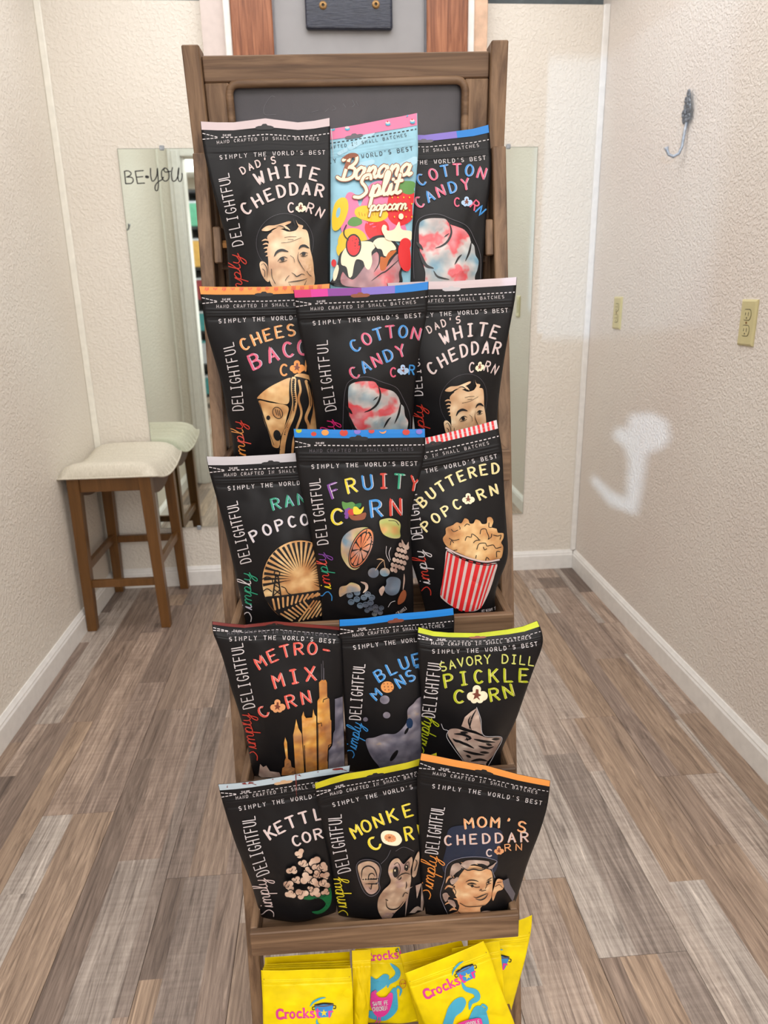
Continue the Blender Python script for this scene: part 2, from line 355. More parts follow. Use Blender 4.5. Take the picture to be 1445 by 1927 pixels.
# outlets
def plate(y0, z0, label, slots):
    e = empty('outlet_plate' if slots else 'switch_plate', (XR, y0, z0), label, 'outlet')
    V = []; F = []
    prof = [(.0352, .057, 0), (.0352, .057, .003), (.030, .052, .0062)]
    for w, h, d in prof: V += [(XR-d, y0-w, z0-h), (XR-d, y0+w, z0-h), (XR-d, y0+w, z0+h), (XR-d, y0-w, z0+h)]
    for i in range(2):
        for k in range(4): F.append((i*4+k, i*4+(k+1) % 4, i*4+4+(k+1) % 4, i*4+4+k))
    F.append((8, 9, 10, 11))
    link_mesh('cover', V, F, 'plastic_almond', e, loc=e.location)
    for s in (-1, 1):
        cz = z0+s*.0195
        P = [(XR-.0062, y0+.0165*math.cos(a), cz+max(-.0125, min(.0125, .0165*math.sin(a)))) for a in [i*math.pi/12 for i in range(24)]]
        P2 = [(XR-.0075, p[1], p[2]) for p in P]
        r = link_mesh('receptacle', P+P2, [(i, (i+1) % 24, 24+(i+1) % 24, 24+i) for i in range(24)]+[tuple(range(24, 48))], 'plastic_almond', e, loc=e.location)
        ringv = [(XR-.0064, y0+.0182*math.cos(a), cz+max(-.0142, min(.0142, .0182*math.sin(a)))) for a in [i*math.pi/12 for i in range(24)]]
        link_mesh('gap', ringv, [tuple(range(24))], 'slot_dark', e, loc=e.location)
        for dy, hh in ((-.0063, .0045), (.0063, .0035)):
            box('slot', XR-.0078, XR-.0074, y0+dy-.0011, y0+dy+.0011, cz+.002-hh, cz+.002+hh, 'slot_dark', r, origin=e.location)
        V, F = tube([(XR-.0074, y0, cz-.0075), (XR-.0079, y0, cz-.0075)], .0022, 10); link_mesh('slot', V, F, 'slot_dark', r, loc=e.location)
    V, F = tube([(XR-.006, y0, z0), (XR-.0074, y0, z0)], .003, 10); link_mesh('screw', V, F, 'screw_bronze', e, loc=e.location)
plate(1.805, 1.108, 'almond duplex outlet plate at the right edge of the picture', True)
plate(2.655, 1.11, 'almond duplex outlet plate near the right corner of the alcove', True)
# flower coat hooks
def hook(x, sg, y, label, dz=0):
    e = empty('coat_hook', (x, y, 1.56+dz), label, 'hook', 'flower-spray coat hooks')
    rod = [(0, 1.655), (.004, 1.62), (.006, 1.59), (.012, 1.572), (.024, 1.565), (.036, 1.572), (.041, 1.585), (.043, 1.592)]
    V, F = tube([(x+sg*(.007+d), y+d*.6, z+dz) for d, z in rod], [.0045]*6+[.005, .0075], 10)
    link_mesh('hook_arm', V, F, 'pewter', e, smooth=True, loc=e.location)
    V, F = tube([(x+sg*.004, y, 1.66+dz), (x+sg*.006, y, 1.727+dz)], .003, 8); st = link_mesh('stem', V, F, 'pewter', e, smooth=True, loc=e.location)
    rh = random.Random(5)
    for i, (dy, z, sz) in enumerate(((.002, 1.728, .010), (-.006, 1.715, .009), (.009, 1.712, .009), (-.009, 1.702, .011), (.011, 1.697, .011), (.0, 1.69, .011), (-.014, 1.686, .012), (.013, 1.677, .012), (-.003, 1.672, .012), (-.013, 1.664, .011), (.008, 1.662, .012))):
        parts = []
        for k in range(5):
            an = k*2*math.pi/5+i; pv = []; pf = []
            for a in range(7):
                for c in range(6):
                    th = math.pi*a/6; ph = 2*math.pi*c/6
                    p = Vector((.35*math.cos(th)*.8, math.sin(th)*math.cos(ph)*.55, math.sin(th)*math.sin(ph)*.7))*sz*.95
                    yy = p.y*math.cos(an)-p.z*math.sin(an); zz = p.y*math.sin(an)+p.z*math.cos(an)
                    pv.append((x+sg*(.009+abs(p.x)+.001*i % .004), y+dy+yy+sz*.62*math.cos(an), z+dz+zz+sz*.62*math.sin(an)))
            for a in range(6):
                for c in range(6): pf.append((a*6+c, a*6+(c+1) % 6, (a+1)*6+(c+1) % 6, (a+1)*6+c))
            parts.append((pv, pf))
        V, F = merge(parts); link_mesh('flower', V, F, 'pewter', e, smooth=True, loc=e.location)
hook(XR, -1, 2.237, 'pewter flower-spray coat hook on the right wall')
hook(XL, 1, 2.14, 'pewter flower-spray coat hook on the left wall, seen only in the mirror', -.067)

# ------------------------------------------------------------------ stool
SX0, SX1, SY0, SY1, SH = -.936, -.628, 2.522, 2.925, .60
st = empty('saddle_stool', ((SX0+SX1)/2, (SY0+SY1)/2, 0), 'brown wooden saddle stool with cream channel-stitched seat, by the left corner', 'stool')
sxm = (SX0+SX1)/2; sym = (SY0+SY1)/2
def saddle(yy): return .030*((yy-sym)/.2)**2-.034
def beam(name, p0, p1, w, d, mat, parent, w1=None):
    p0 = Vector(p0); p1 = Vector(p1); w1 = w1 or w; V = []
    for p, ww in ((p0, w), (p1, w1)):
        dd = d*ww/w
        V += [(p.x-ww/2, p.y-dd/2, p.z), (p.x+ww/2, p.y-dd/2, p.z), (p.x+ww/2, p.y+dd/2, p.z), (p.x-ww/2, p.y+dd/2, p.z)]
    return bevel(link_mesh(name, V, BOXF, mat, parent, loc=parent.location), .002)
tops = {}
for ix, bx in enumerate((SX0+.018, SX1-.018)):
    for iy, by in enumerate((SY0+.016, SY1-.016)):
        tx = bx + (.012 if ix == 0 else -.014); ty = by+(-.006 if iy == 0 else -.02)
        beam('leg', (bx, by, 0), (tx, ty, .592), .034, .034, 'stool_wood', st, .042); tops[ix, iy] = (tx, ty)
yF, yK = tops[0, 0][1], tops[0, 1][1]; xl_, xr_ = tops[0, 0][0], tops[1, 0][0]
for y in (yF, yK): box('apron', xl_+.019, xr_-.019, y-.011, y+.011, .540, .592, 'stool_wood', st, .001)
for x in (xl_, xr_):
    V = []; n = 14
    for i in range(n+1):
        yy = yF+.018+(yK-yF-.036)*i/n; zt = .592+saddle(yy); zb_ = .545+saddle(yy)*1.6
        V += [(x-.01, yy, zb_), (x+.01, yy, zb_), (x+.01, yy, zt), (x-.01, yy, zt)]
    F = [(0, 1, 2, 3), tuple(n*4+k for k in (3, 2, 1, 0))]
    for i in range(n):
        for k in range(4): F.append((i*4+k, (i+1)*4+k, (i+1)*4+(k+1) % 4, i*4+(k+1) % 4))
    link_mesh('apron', V, F, flat('stool_brown_dark', (96, 66, 46), .5), st, loc=st.location)
for z, ys in ((.185, (SY0+.018,)), (.235, (SY1-.022,))):
    for y in ys: box('stretcher', SX0+.036, SX1-.036, y-.009, y+.009, z-.014, z+.014, 'stool_wood', st, .001)
for x in (SX0+.024, SX1-.026): box('stretcher', x-.009, x+.009, SY0+.034, SY1-.036, .232, .262, 'stool_wood', st, .001)
# seat
V = []; F = []; nx, ny = 14, 44
gx = [(-1+2*i/nx) for i in range(nx+1)]
def seat_pt(sx, t, top):
    yy = SY0-.028+(SY1-SY0+.042)*t; hw = (SX1-SX0)/2+.022
    rx = abs(sx)**6; ry = abs(2*t-1)**9
    edge = min(1, rx+ry)
    z = .594+saddle(yy)*.97+.001
    ch = -.0035*(1 if (.2 < t < .85) else 0)*(abs(math.sin(math.pi*(t-.2)/.65*7))**.5 < .35)
    zt = z+.058*(1-edge)**.5+.004*(1-sx*sx)
    if .18 < t < .86:
        zt += -.0045*(1-abs(math.sin(math.pi*(t-.18)/.68*6)))**2
    return (sxm+sx*hw*(1-.02*ry), yy, zt if top else z-.002-.004*(1-edge))
for t in range(ny+1):
    for i in range(nx+1): V.append(seat_pt(gx[i], t/ny, True))
off = len(V)
for t in range(ny+1):
    for i in range(nx+1): V.append(seat_pt(gx[i], t/ny, False))
for t in range(ny):
    for i in range(nx):
        a = t*(nx+1)+i; F.append((a, a+1, a+nx+2, a+nx+1)); F.append((off+a, off+a+nx+1, off+a+nx+2, off+a+1))
for t in range(ny):
    for i in (0, nx): a = t*(nx+1)+i; F.append((a, a+nx+1, off+a+nx+1, off+a) if i == 0 else (a, off+a, off+a+nx+1, a+nx+1))
for i in range(nx):
    for t in (0, ny): a = t*(nx+1)+i; F.append((a, off+a, off+a+1, a+1) if t == 0 else (a, a+1, off+a+1, off+a))
cu = link_mesh('seat_cushion', V, F, 'linen', st, smooth=True, loc=st.location); cu['label'] = 'cream linen saddle cushion with stitched channels'
loop = [seat_pt(g, 0, False) for g in gx] + [seat_pt(1, t/ny, False) for t in range(1, ny+1)] + [seat_pt(g, 1, False) for g in gx[::-1][1:]] + [seat_pt(-1, t/ny, False) for t in range(ny-1, 0, -1)]
V, F = tube([(p[0], p[1], p[2]-.001) for p in loop+[loop[0]]], .0035, 6); link_mesh('piping', V, F, 'linen', cu, smooth=True, loc=st.location)

# ------------------------------------------------------------------ the easel rack
RX, RY, RPSI, RK, RWD, RROLL = .05509, .81455, -.02207, .17823, .42, .0124
def rk(a, b, z, zl=None):
    """rack frame: a across, b towards the camera from the ladder's plane at height zl (default z)"""
    zl = z if zl is None else zl
    c, s = math.cos(RPSI), math.sin(RPSI); ly = zl*RK-b
    return (RX+c*a-s*ly-RROLL*z, RY+s*a+c*ly, z+RROLL*a)
RLOC = rk(0, 0, 0)
rack = empty('display_rack', RLOC, 'dark wooden folding rack with chalkboard top and tiers of trays', 'rack')
def rbox(name, a0, a1, b0, b1, z0, z1, mat, parent, zl=None, bv=.0015, lean=None):
    V = []
    for z in (z0, z1):
        for a, b in ((a0, b1), (a1, b1), (a1, b0), (a0, b0)):
            if lean: V.append(rk(a, b+lean(z), z, 0))
            else: V.append(rk(a, b, z, zl))
    o = link_mesh(name, V, BOXF, mat, parent, loc=RLOC)
    if bv: bevel(o, bv)
    return o
hw = RWD/2
for s in (-1, 1):
    a = sorted((s*hw, s*(hw-.0185)))
    rbox('front_leg', a[0], a[1], -.034, .0, 0, 1.383, 'rack_wood_z', rack)
# rear easel frame: leans the other way, its top just behind the ladder's top
PIV = 1.30
def rlean(z): return -(RK*1.30) - .018 - .036 - (PIV-z)*.155 if z < PIV else -(RK*1.30)-.054-(z-PIV)*.155*-1 - 0
def rlean(z): return -(RK*PIV+.045) - (PIV-z)*.13
for s in (-1, 1):
    a = sorted((s*(hw+.001), s*(hw-.0215)))
    rbox('rear_stile', a[0], a[1], -.03, .004, 0, 1.508, 'rack_wood_z', rack, lean=rlean)
rbox('top_rail', -hw+.022, hw-.022, -.024, -.004, 1.468, 1.498, 'rack_wood_x', rack, lean=rlean)
for s in (-1, 1):
    a = sorted((s*(hw-.022), s*(hw-.054))); rbox('panel_stile', a[0], a[1], -.024, -.004, 1.02, 1.4675, 'rack_wood_z', rack, lean=rlean)
rbox('bottom_rail', -hw+.054, hw-.054, -.024, -.004, 1.02, 1.06, 'rack_wood_x', rack, lean=rlean)
rbox('rear_stretcher', -hw+.022, hw-.022, -.024, -.004, .2, .24, 'rack_wood_x', rack, lean=rlean)
cb_ = rbox('chalkboard', -hw+.05, hw-.05, -.022, -.016, 1.055, 1.4665, 'chalkboard', rack, lean=rlean, bv=0)
# bead moulding round the board
def rpt(a, z, b): return rk(a, b+rlean(z), z, 0)
mo = []
za_, zb_ = 1.062, 1.4665; aw = hw-.053
corner = []
for cx, cz, a0 in ((aw-.012, zb_-.012, 0), (-aw+.012, zb_-.012, 90), (-aw+.012, za_+.012, 180), (aw-.012, za_+.012, 270)):
    for k in range(4):
        an = math.radians(a0+k*30); corner.append(rpt(cx+.012*math.cos(an), cz+.012*math.sin(an), -.006))
V, F = tube(corner+[corner[0], corner[1]], .0055, 8, False)
link_mesh('bead_moulding', V, F, 'rack_wood_x', rack, smooth=True, loc=RLOC)
# hinge brackets with bolts
for s in (-1, 1):
    a = sorted((s*(hw-.019), s*(hw-.030)))
    br = rbox('hinge_bracket', a[0], a[1], -.036, -.002, 1.243, 1.290, 'rack_wood_z', rack)
    a2 = sorted((s*(hw-.0215), s*(hw-.046)))
    rbox('hinge_bracket', a2[0], a2[1], -.072, -.045, 1.236, 1.280, 'rack_wood_x', rack)
    c = rk(s*(hw-.0305), -.012, 1.267); d = rk(s*(hw-.046), -.012, 1.267)
    V, F = tube([c, d], .0028, 10); V2, F2 = tube([c, tuple(np.array(c)*.6+np.array(d)*.4)], .0058, 6)
    V, F = merge([(V, F), (V2, F2)]); link_mesh('bolt', V, F, 'brass', rack, loc=RLOC)
# trays
TZ = [.1353+.2154*i for i in range(6)]     # top edges of the front rails
TZ[5] -= .009
TRB = .083
for i, z in enumerate(TZ):
    t = empty_child = bpy.data.objects.new('tray', None); COL.objects.link(t); t.parent = rack
    ai = hw-.020; zl = z-.02
    rbox('front_rail', -ai, ai, TRB-.011, TRB, z-.041, z, 'rack_wood_x', t, zl=zl)
    for s in (-1, 1):
        a = sorted((s*ai, s*(ai-.010))); rbox('side_board', a[0], a[1], -.030, TRB-.0115, z-.036, z-.001, 'rack_wood_y', t, zl=zl)
    rbox('base_board', -ai+.0105, ai-.0105, -.030, TRB-.0115, z-.036, z-.029, 'rack_wood_x', t, zl=zl)
    rbox('back_slat', -ai+.0105, ai-.0105, -.030, -.022, z-.028, z+.004, 'rack_wood_x', t, zl=zl)

# ------------------------------------------------------------------ pixel rays
def to_px(P):
    d = np.asarray(P, float)-CAM; z = d@FW
    return np.stack([722.5+FPX*(d@RT)/z, 963.5-FPX*(d@UP)/z], -1)
_o = np.array(rk(0, 0, 0)); _ea = np.array(rk(1, 0, 0))-_o; _ez = np.array(rk(0, 0, 1))-_o; _eb = np.array(rk(0, 1, 0))-_o
RN = np.cross(_ea, _ez); RN /= np.linalg.norm(RN)
if RN[1] > 0: RN = -RN
def at(px, py, b):
    """point of the sight line through a pixel on the plane that lies b in front of the ladder"""
    px, py, b = np.broadcast_arrays(np.asarray(px, float), np.asarray(py, float), np.asarray(b, float))
    d = FW + ((px-722.5)/FPX)[..., None]*RT - ((py-963.5)/FPX)[..., None]*UP
    num = ((_o + b[..., None]*_eb - CAM)@RN); return CAM + (num/(d@RN))[..., None]*d

# ------------------------------------------------------------------ pouches
def resample(pts, n):
    pts = np.asarray(pts, float); d = np.r_[0, np.cumsum(np.hypot(*np.diff(pts, axis=0).T))]; d /= d[-1]
    t = np.linspace(0, 1, n)
    # monotone-ish smooth: piecewise linear then box smoothing
    x = np.stack([np.interp(t, d, pts[:, k]) for k in (0, 1)], -1)
    for _ in range(6):
        x[1:-1] = .25*x[:-2]+.5*x[1:-1]+.25*x[2:]
    return x
class Pouch:
    def __init__(s, L, R, bt, bb, thick, seed=0, top=None, wr=1., lift=0, shape=None):
        s.n = 41; s.L = resample(L, s.n); s.R = resample(R, s.n); s.bt, s.bb, s.T = bt, bb, thick
        s.rng = random.Random(seed); s.top = top or [0, 0, 0]; s.wr = wr; s.curl = lift; s.ziph = .0011; s.vm = None
        s.k = [(s.rng.uniform(3, 14), s.rng.uniform(3, 16), s.rng.uniform(0, 6.28), s.rng.uniform(.3, 1)) for _ in range(9)]
        s.dent = [(s.rng.uniform(.1, .9), s.rng.uniform(.2, .95), s.rng.uniform(.05, .16), s.rng.uniform(.03, .10), s.rng.uniform(-1.2, 1.2), s.rng.uniform(-1, .8)) for _ in range(16)]
    def base(s, u, v):
        t = np.linspace(0, 1, s.n); v_ = v
        if s.vm: v = np.interp(v, s.vm[0], s.vm[1])
        l = np.stack([np.interp(v, t, s.L[:, k]) for k in (0, 1)], -1); r = np.stack([np.interp(v, t, s.R[:, k]) for k in (0, 1)], -1)
        b = s.bt+(s.bb-s.bt)*np.clip(v, 0, 1)**1.3
        # height of the top edge, in pixels, at u=.25,.5,.75
        off = np.interp(u, [0, .125, .25, .375, .5, .625, .75, .875, 1], s._top())
        l = l.copy(); r = r.copy()
        P = at(l[..., 0], l[..., 1], b); Q = at(r[..., 0], r[..., 1], b)
        S_ = P+(Q-P)*u[..., None]
        S_[..., 2] -= off*.00072*np.clip(1-v/.5, 0, 1)**2
        if s.curl: S_ = S_ + RN*(-s.curl*np.clip(1-v_/.19, 0, 1)**2)[..., None]
        return S_
    def _top(s):
        a, b, c = s.top; return [0, a*.7, a, (a+b)/2, b, (b+c)/2, c, c*.7, 0]
    def prof(s, u, v):
        g = np.clip((v-.13)/.5, 0, 1); g = g*g*(3-2*g)
        g = g*(1-.25*np.clip((v-.8)/.2, 0, 1)**2)
        h = np.sin(np.pi*np.clip(u, 0, 1))**.9
        z = s.T*g*h
        inn = np.clip(np.minimum(u, 1-u)/.06, 0, 1)
        for c in (.125, .143, .158): z = z + s.ziph*np.exp(-((v-c)/.0042)**2)*inn
        z = z - .0016*np.exp(-((v-.175)/.012)**2)*inn
        w = 0
        for (a, b, p, m) in s.k: w = w+m*np.sin(a*u+b*v+p)
        amp = np.clip((v-.15)/.2, 0, 1)*inn
        z = z + .0008*s.wr*w*amp
        for (cu, cv, ru, rv, an, st_) in s.dent:
            du, dv = (u-cu), (v-cv); x = du*math.cos(an)+dv*math.sin(an); y = -du*math.sin(an)+dv*math.cos(an)
            z = z + .0021*s.wr*st_*np.exp(-(x/ru)**2-(y/(rv*.35))**2)*amp
        # pleats fanning out under the zip
        z = z + .0011*s.wr*np.sin(u*31+s.k[0][2])*np.exp(-((v-.215)/.045)**2)*inn*np.sin(np.pi*u)
        return z
    def front(s, u, v, off=0.):
        u = np.asarray(u, float); v = np.asarray(v, float)
        return s.base(u, v)+RN*(s.prof(u, v)*.72+off)[..., None]
    def back(s, u, v):
        g = np.clip((v-.16)/.5, 0, 1); g = g*g*(3-2*g)
        return s.base(u, v)-RN*(s.T*.28*g*np.sin(np.pi*u)**.9+.0004)[..., None]
    def uv(s, px):
        """(u,v) of photo points on the printed face"""
        px = np.asarray(px, float)
        gu, gv = np.meshgrid(np.linspace(0, 1, 25), np.linspace(0, 1, 41)); G = to_px(s.front(gu, gv)).reshape(-1, 2)
        i = np.argmin(((px[:, None]-G[None])**2).sum(-1), 1); u = gu.ravel()[i].copy(); v = gv.ravel()[i].copy()
        for _ in range(7):
            e = 1e-3; p0 = to_px(s.front(u, v)); pu = (to_px(s.front(u+e, v))-p0)/e; pv = (to_px(s.front(u, v+e))-p0)/e
            r = px-p0; det = pu[:, 0]*pv[:, 1]-pu[:, 1]*pv[:, 0]; det = np.where(abs(det) < 1e-6, 1e-6, det)
            u = u+np.clip((r[:, 0]*pv[:, 1]-r[:, 1]*pv[:, 0])/det, -.2, .2); v = v+np.clip((pu[:, 0]*r[:, 1]-pu[:, 1]*r[:, 0])/det, -.2, .2)
        return np.stack([u, v], -1)
def grid_faces(nu, nv, off=0, flip=False):
    F = []
    for j in range(nv-1):
        for i in range(nu-1):
            a = off+j*nu+i; q = (a, a+nu, a+nu+1, a+1); F.append(q[::-1] if flip else q)
    return F
def pouch_body(p, e, mat, nu=37, nv=73, name='pouch_body', vgrid=None):
    v = np.linspace(0, 1, nv) if vgrid is None else vgrid; nv = len(v)
    U, Vv = np.meshgrid(np.linspace(0, 1, nu), v)
    A = p.front(U, Vv).reshape(-1, 3); B = p.back(U, Vv).reshape(-1, 3)
    F = grid_faces(nu, nv) + grid_faces(nu, nv, nu*nv, True); n = nu*nv
    for j in range(nv-1):
        a = j*nu; F.append((a, n+a, n+a+nu, a+nu)); a = j*nu+nu-1; F.append((a, a+nu, n+a+nu, n+a))
    for i in range(nu-1):
        F.append((i, i+1, n+i+1, n+i)); a = (nv-1)*nu+i; F.append((a, n+a, n+a+1, a+1))
    return link_mesh(name, np.vstack([A, B]), F, mat, e, smooth=True, loc=e.location)
def smooth_line(pts, closed=False, step=5.):
    """Catmull-Rom through the points"""
    P = [np.asarray(q, float) for q in pts]
    if len(P) < 3: closed = False
    out = []; n = len(P); rng = range(n if closed else n-1)
    for i in rng:
        p0 = P[(i-1) % n] if (closed or i > 0) else 2*P[0]-P[1]; p1 = P[i]; p2 = P[(i+1) % n]
        p3 = P[(i+2) % n] if (closed or i+2 < n) else 2*P[-1]-P[-2]
        k = max(2, int(np.hypot(*(p2-p1))/step)+1)
        for t in np.arange(k)/k:
            out.append(.5*((2*p1)+(-p0+p2)*t+(2*p0-5*p1+4*p2-p3)*t*t+(-p0+3*p1-3*p2+p3)*t**3))
    if not closed: out.append(P[-1])
    return np.array(out)
def dense(pts, step, closed=False):
    P = [np.asarray(q, float) for q in pts]; out = []
    for i in range(len(P) if closed else len(P)-1):
        a, b = P[i], P[(i+1) % len(P)]; k = max(1, int(np.hypot(*(b-a))/step)); out += [a+(b-a)*t/k for t in range(k)]
    if not closed: out.append(P[-1])
    return np.array(out)
class Print:
    """collects flat print (fills and strokes) in photo pixels, laid on one pouch as thin ink"""
    def __init__(s, p, ox=0, oy=0, sc=1., src=None):
        s.p, s.o, s.sc, s.src = p, np.array([ox, oy], float), float(sc), src; s.buf = {}; s.layer = 1
    def put(s, part, mat, V, F, layer):
        B = s.buf.setdefault((part, mat), [[], [], 0]); B[0].append((np.asarray(V, float), layer)); B[1].append((F, B[2])); B[2] += len(V)
    def tr(s, pts): return s.o+np.asarray(pts, float)/s.sc
    def fill(s, part, mat, pts, smooth=True, raw=False):
        P = np.asarray(pts, float) if raw else s.tr(pts)
        P = smooth_line(P, True, 4) if smooth else dense(P, 6, True)
        lo, hi = P.min(0), P.max(0); st_ = max(5., (hi-lo).max()/28)
        gx_, gy_ = np.meshgrid(np.arange(lo[0]+st_/2, hi[0], st_), np.arange(lo[1]+st_/2, hi[1], st_)); g = np.stack([gx_.ravel(), gy_.ravel()], -1)
        pts_ = [Vector(q) for q in P]+[Vector(q) for q in g]; n = len(P)
        v, ed, f, *_ = geometry.delaunay_2d_cdt(pts_, [], [list(range(n))], 1, 1e-5)
        s.layer += 1; s.put(part, mat, [tuple(q) for q in v], [tuple(q) for q in f], s.layer); return s
    def stroke(s, part, mat, w, pts, smooth=True, closed=False, raw=False, taper=False, rawin=None, newlayer=True):
        P = np.asarray(pts, float) if raw else s.tr(pts); w = w if raw else w/s.sc
        P = smooth_line(P, closed, 4) if smooth else dense(P, 5, closed)
        if closed: P = np.vstack([P, P[:1]])
        d = np.gradient(P, axis=0); ln = np.hypot(d[:, 0], d[:, 1]); ln[ln == 0] = 1; nrm = np.stack([-d[:, 1], d[:, 0]], -1)/ln[:, None]
        hw_ = np.full(len(P), w/2)
        if taper: hw_ = hw_*np.sin(np.linspace(.12, math.pi-.12, len(P)))**.7
        A = P+nrm*hw_[:, None]; B = P-nrm*hw_[:, None]; n = len(P); V = list(map(tuple, A))+list(map(tuple, B)); F = [(i, i+1, n+i+1, n+i) for i in range(n-1)]
        if not closed:
            for q, sg, h in ((0, -1, hw_[0]), (n-1, 1, hw_[-1])):
                t = d[q]/ln[q]*sg; V.append(tuple(P[q]+(t*.8+nrm[q]*.55)*h)); V.append(tuple(P[q]+(t*.8-nrm[q]*.55)*h)); k = len(V)
                F.append((q, k-2, k-1, n+q) if sg > 0 else (q, n+q, k-1, k-2))
        if newlayer: s.layer += 1
        s.put(part, mat, V, F, s.layer); return s
    def ellipse(s, part, mat, c, rx, ry, rot=0, w=None, n=20):
        a = math.radians(rot); pts = [(c[0]+rx*math.cos(t)*math.cos(a)-ry*math.sin(t)*math.sin(a), c[1]+rx*math.cos(t)*math.sin(a)+ry*math.sin(t)*math.cos(a)) for t in [k*2*math.pi/n for k in range(n)]]
        return s.fill(part, mat, pts) if w is None else s.stroke(part, mat, w, pts, closed=True)
    def commit(s, e, target=None, labels={}):
        tgt = target or s.p; by = {}
        for (part, mat), (Vs, Fs, n) in s.buf.items(): by.setdefault(part, []).append((mat, Vs, Fs))
        out = {}
        for part, items in by.items():
            AV, AF, fm, mats = [], [], [], []
            for mat, Vs, Fs in items:
                base = len(AV) and sum(len(a) for a in AV); mats.append(mat); px = np.vstack([a for a, _ in Vs]); ly = np.concatenate([np.full(len(a), l) for a, l in Vs])
                uv = s.p.uv(px); 
                ok = (uv[:, 0] > -.01) & (uv[:, 0] < 1.01) & (uv[:, 1] > -.03) & (uv[:, 1] < 1.)
                uv = np.clip(uv, [.004, -.02], [.996, 1.0])
                AV.append(tgt.front(uv[:, 0], uv[:, 1], .0005+.00006*ly))
                for F, o in Fs:
                    F = [q for q in F if all(ok[i+o] for i in q)]
                    AF += [tuple(i+o+base for i in q) for q in F]; fm += [len(mats)-1]*len(F)
            if not AF: continue
            out[part] = link_mesh(part, np.vstack(AV), AF, mats, e, fm=fm, loc=e.location)
        return out

# ------------------------------------------------------------------ stroke lettering (boxes 4 wide, 6 high, y up)
def arc(cx, cy, rx, ry, a0, a1, n=9): return [(cx+rx*math.cos(math.radians(a0+(a1-a0)*k/(n-1))), cy+ry*math.sin(math.radians(a0+(a1-a0)*k/(n-1)))) for k in range(n)]
G = {
 'A': [[(0, 0), (2, 6), (4, 0)], [(.7, 2), (3.3, 2)]],
 'B': [[(0, 0), (0, 6), (2.2, 6)]+arc(2.2, 4.6, 1.4, 1.4, 90, -90, 7)+[(0, 3.2)], [(2.2, 3.2)]+arc(2.3, 1.6, 1.7, 1.6, 90, -90, 7)+[(0, 0)]],
 'C': [arc(2.2, 3, 2.1, 3, 50, 310, 14)], 'D': [[(0, 0), (0, 6), (1.4, 6)]+arc(1.4, 3, 2.6, 3, 90, -90, 11)+[(0, 0)]],
 'E': [[(3.8, 6), (0, 6), (0, 0), (3.8, 0)], [(0, 3.1), (3, 3.1)]], 'F': [[(3.8, 6), (0, 6), (0, 0)], [(0, 3.1), (3, 3.1)]],
 'G': [arc(2.2, 3, 2.1, 3, 50, 330, 14)+[(4, 2.6), (2.4, 2.6)]], 'H': [[(0, 0), (0, 6)], [(4, 0), (4, 6)], [(0, 3), (4, 3)]],
 'I': [[(2, 0), (2, 6)], [(.9, 6), (3.1, 6)], [(.9, 0), (3.1, 0)]], 'K': [[(0, 0), (0, 6)], [(3.8, 6), (0, 2.6)], [(1.3, 3.6), (4, 0)]],
 'L': [[(0, 6), (0, 0), (3.6, 0)]], 'M': [[(0, 0), (0, 6), (2, 2.6), (4, 6), (4, 0)]], 'N': [[(0, 0), (0, 6), (4, 0), (4, 6)]],
 'O': [arc(2, 3, 2.1, 3, 90, 450, 17)], 'P': [[(0, 0), (0, 6), (2.3, 6)]+arc(2.3, 4.5, 1.6, 1.5, 90, -90, 7)+[(0, 3)]],
 'R': [[(0, 0), (0, 6), (2.3, 6)]+arc(2.3, 4.5, 1.6, 1.5, 90, -90, 7)+[(0, 3)], [(1.8, 3), (4, 0)]],
 'S': [arc(2, 4.5, 1.8, 1.5, 40, 250, 9)+arc(2, 1.5, 1.9, 1.5, 75, -140, 10)], 'T': [[(2, 0), (2, 6)], [(-.1, 6), (4.1, 6)]],
 'U': [[(0, 6), (0, 2)]+arc(2, 2, 2, 2, 180, 360, 9)+[(4, 6)]], 'V': [[(0, 6), (2, 0), (4, 6)]], 'W': [[(-.2, 6), (1, 0), (2, 4), (3, 0), (4.2, 6)]],
 'X': [[(0, 0), (4, 6)], [(0, 6), (4, 0)]], 'Y': [[(0, 6), (2, 3), (4, 6)], [(2, 3), (2, 0)]], 'Z': [[(0, 6), (4, 6), (0, 0), (4, 0)]],
 "'": [[(2, 6.2), (1.7, 4.8)]], '-': [[(.6, 3), (3.4, 3)]], ' ': [], '.': [[(1.9, 0), (2.1, .2)]], '(': [[(3, 6.5), (1.6, 3), (3, -.5)]], ')': [[(1, 6.5), (2.4, 3), (1, -.5)]],
 '8': [arc(2, 4.5, 1.6, 1.5, 90, 450, 12), arc(2, 1.5, 1.9, 1.5, 90, 450, 12)], '5': [[(3.6, 6), (.6, 6), (.4, 3.4)]+arc(1.8, 2, 2, 2, 110, -130, 9)], '3': [arc(1.8, 4.5, 1.7, 1.5, 130, -70, 8)+arc(1.8, 1.5, 1.9, 1.5, 70, -130, 8)], '0': [arc(2, 3, 1.9, 3, 90, 450, 14)],
 '2': [arc(2, 4.4, 1.8, 1.6, 150, -30, 8)+[(0, 0), (4, 0)]],
}
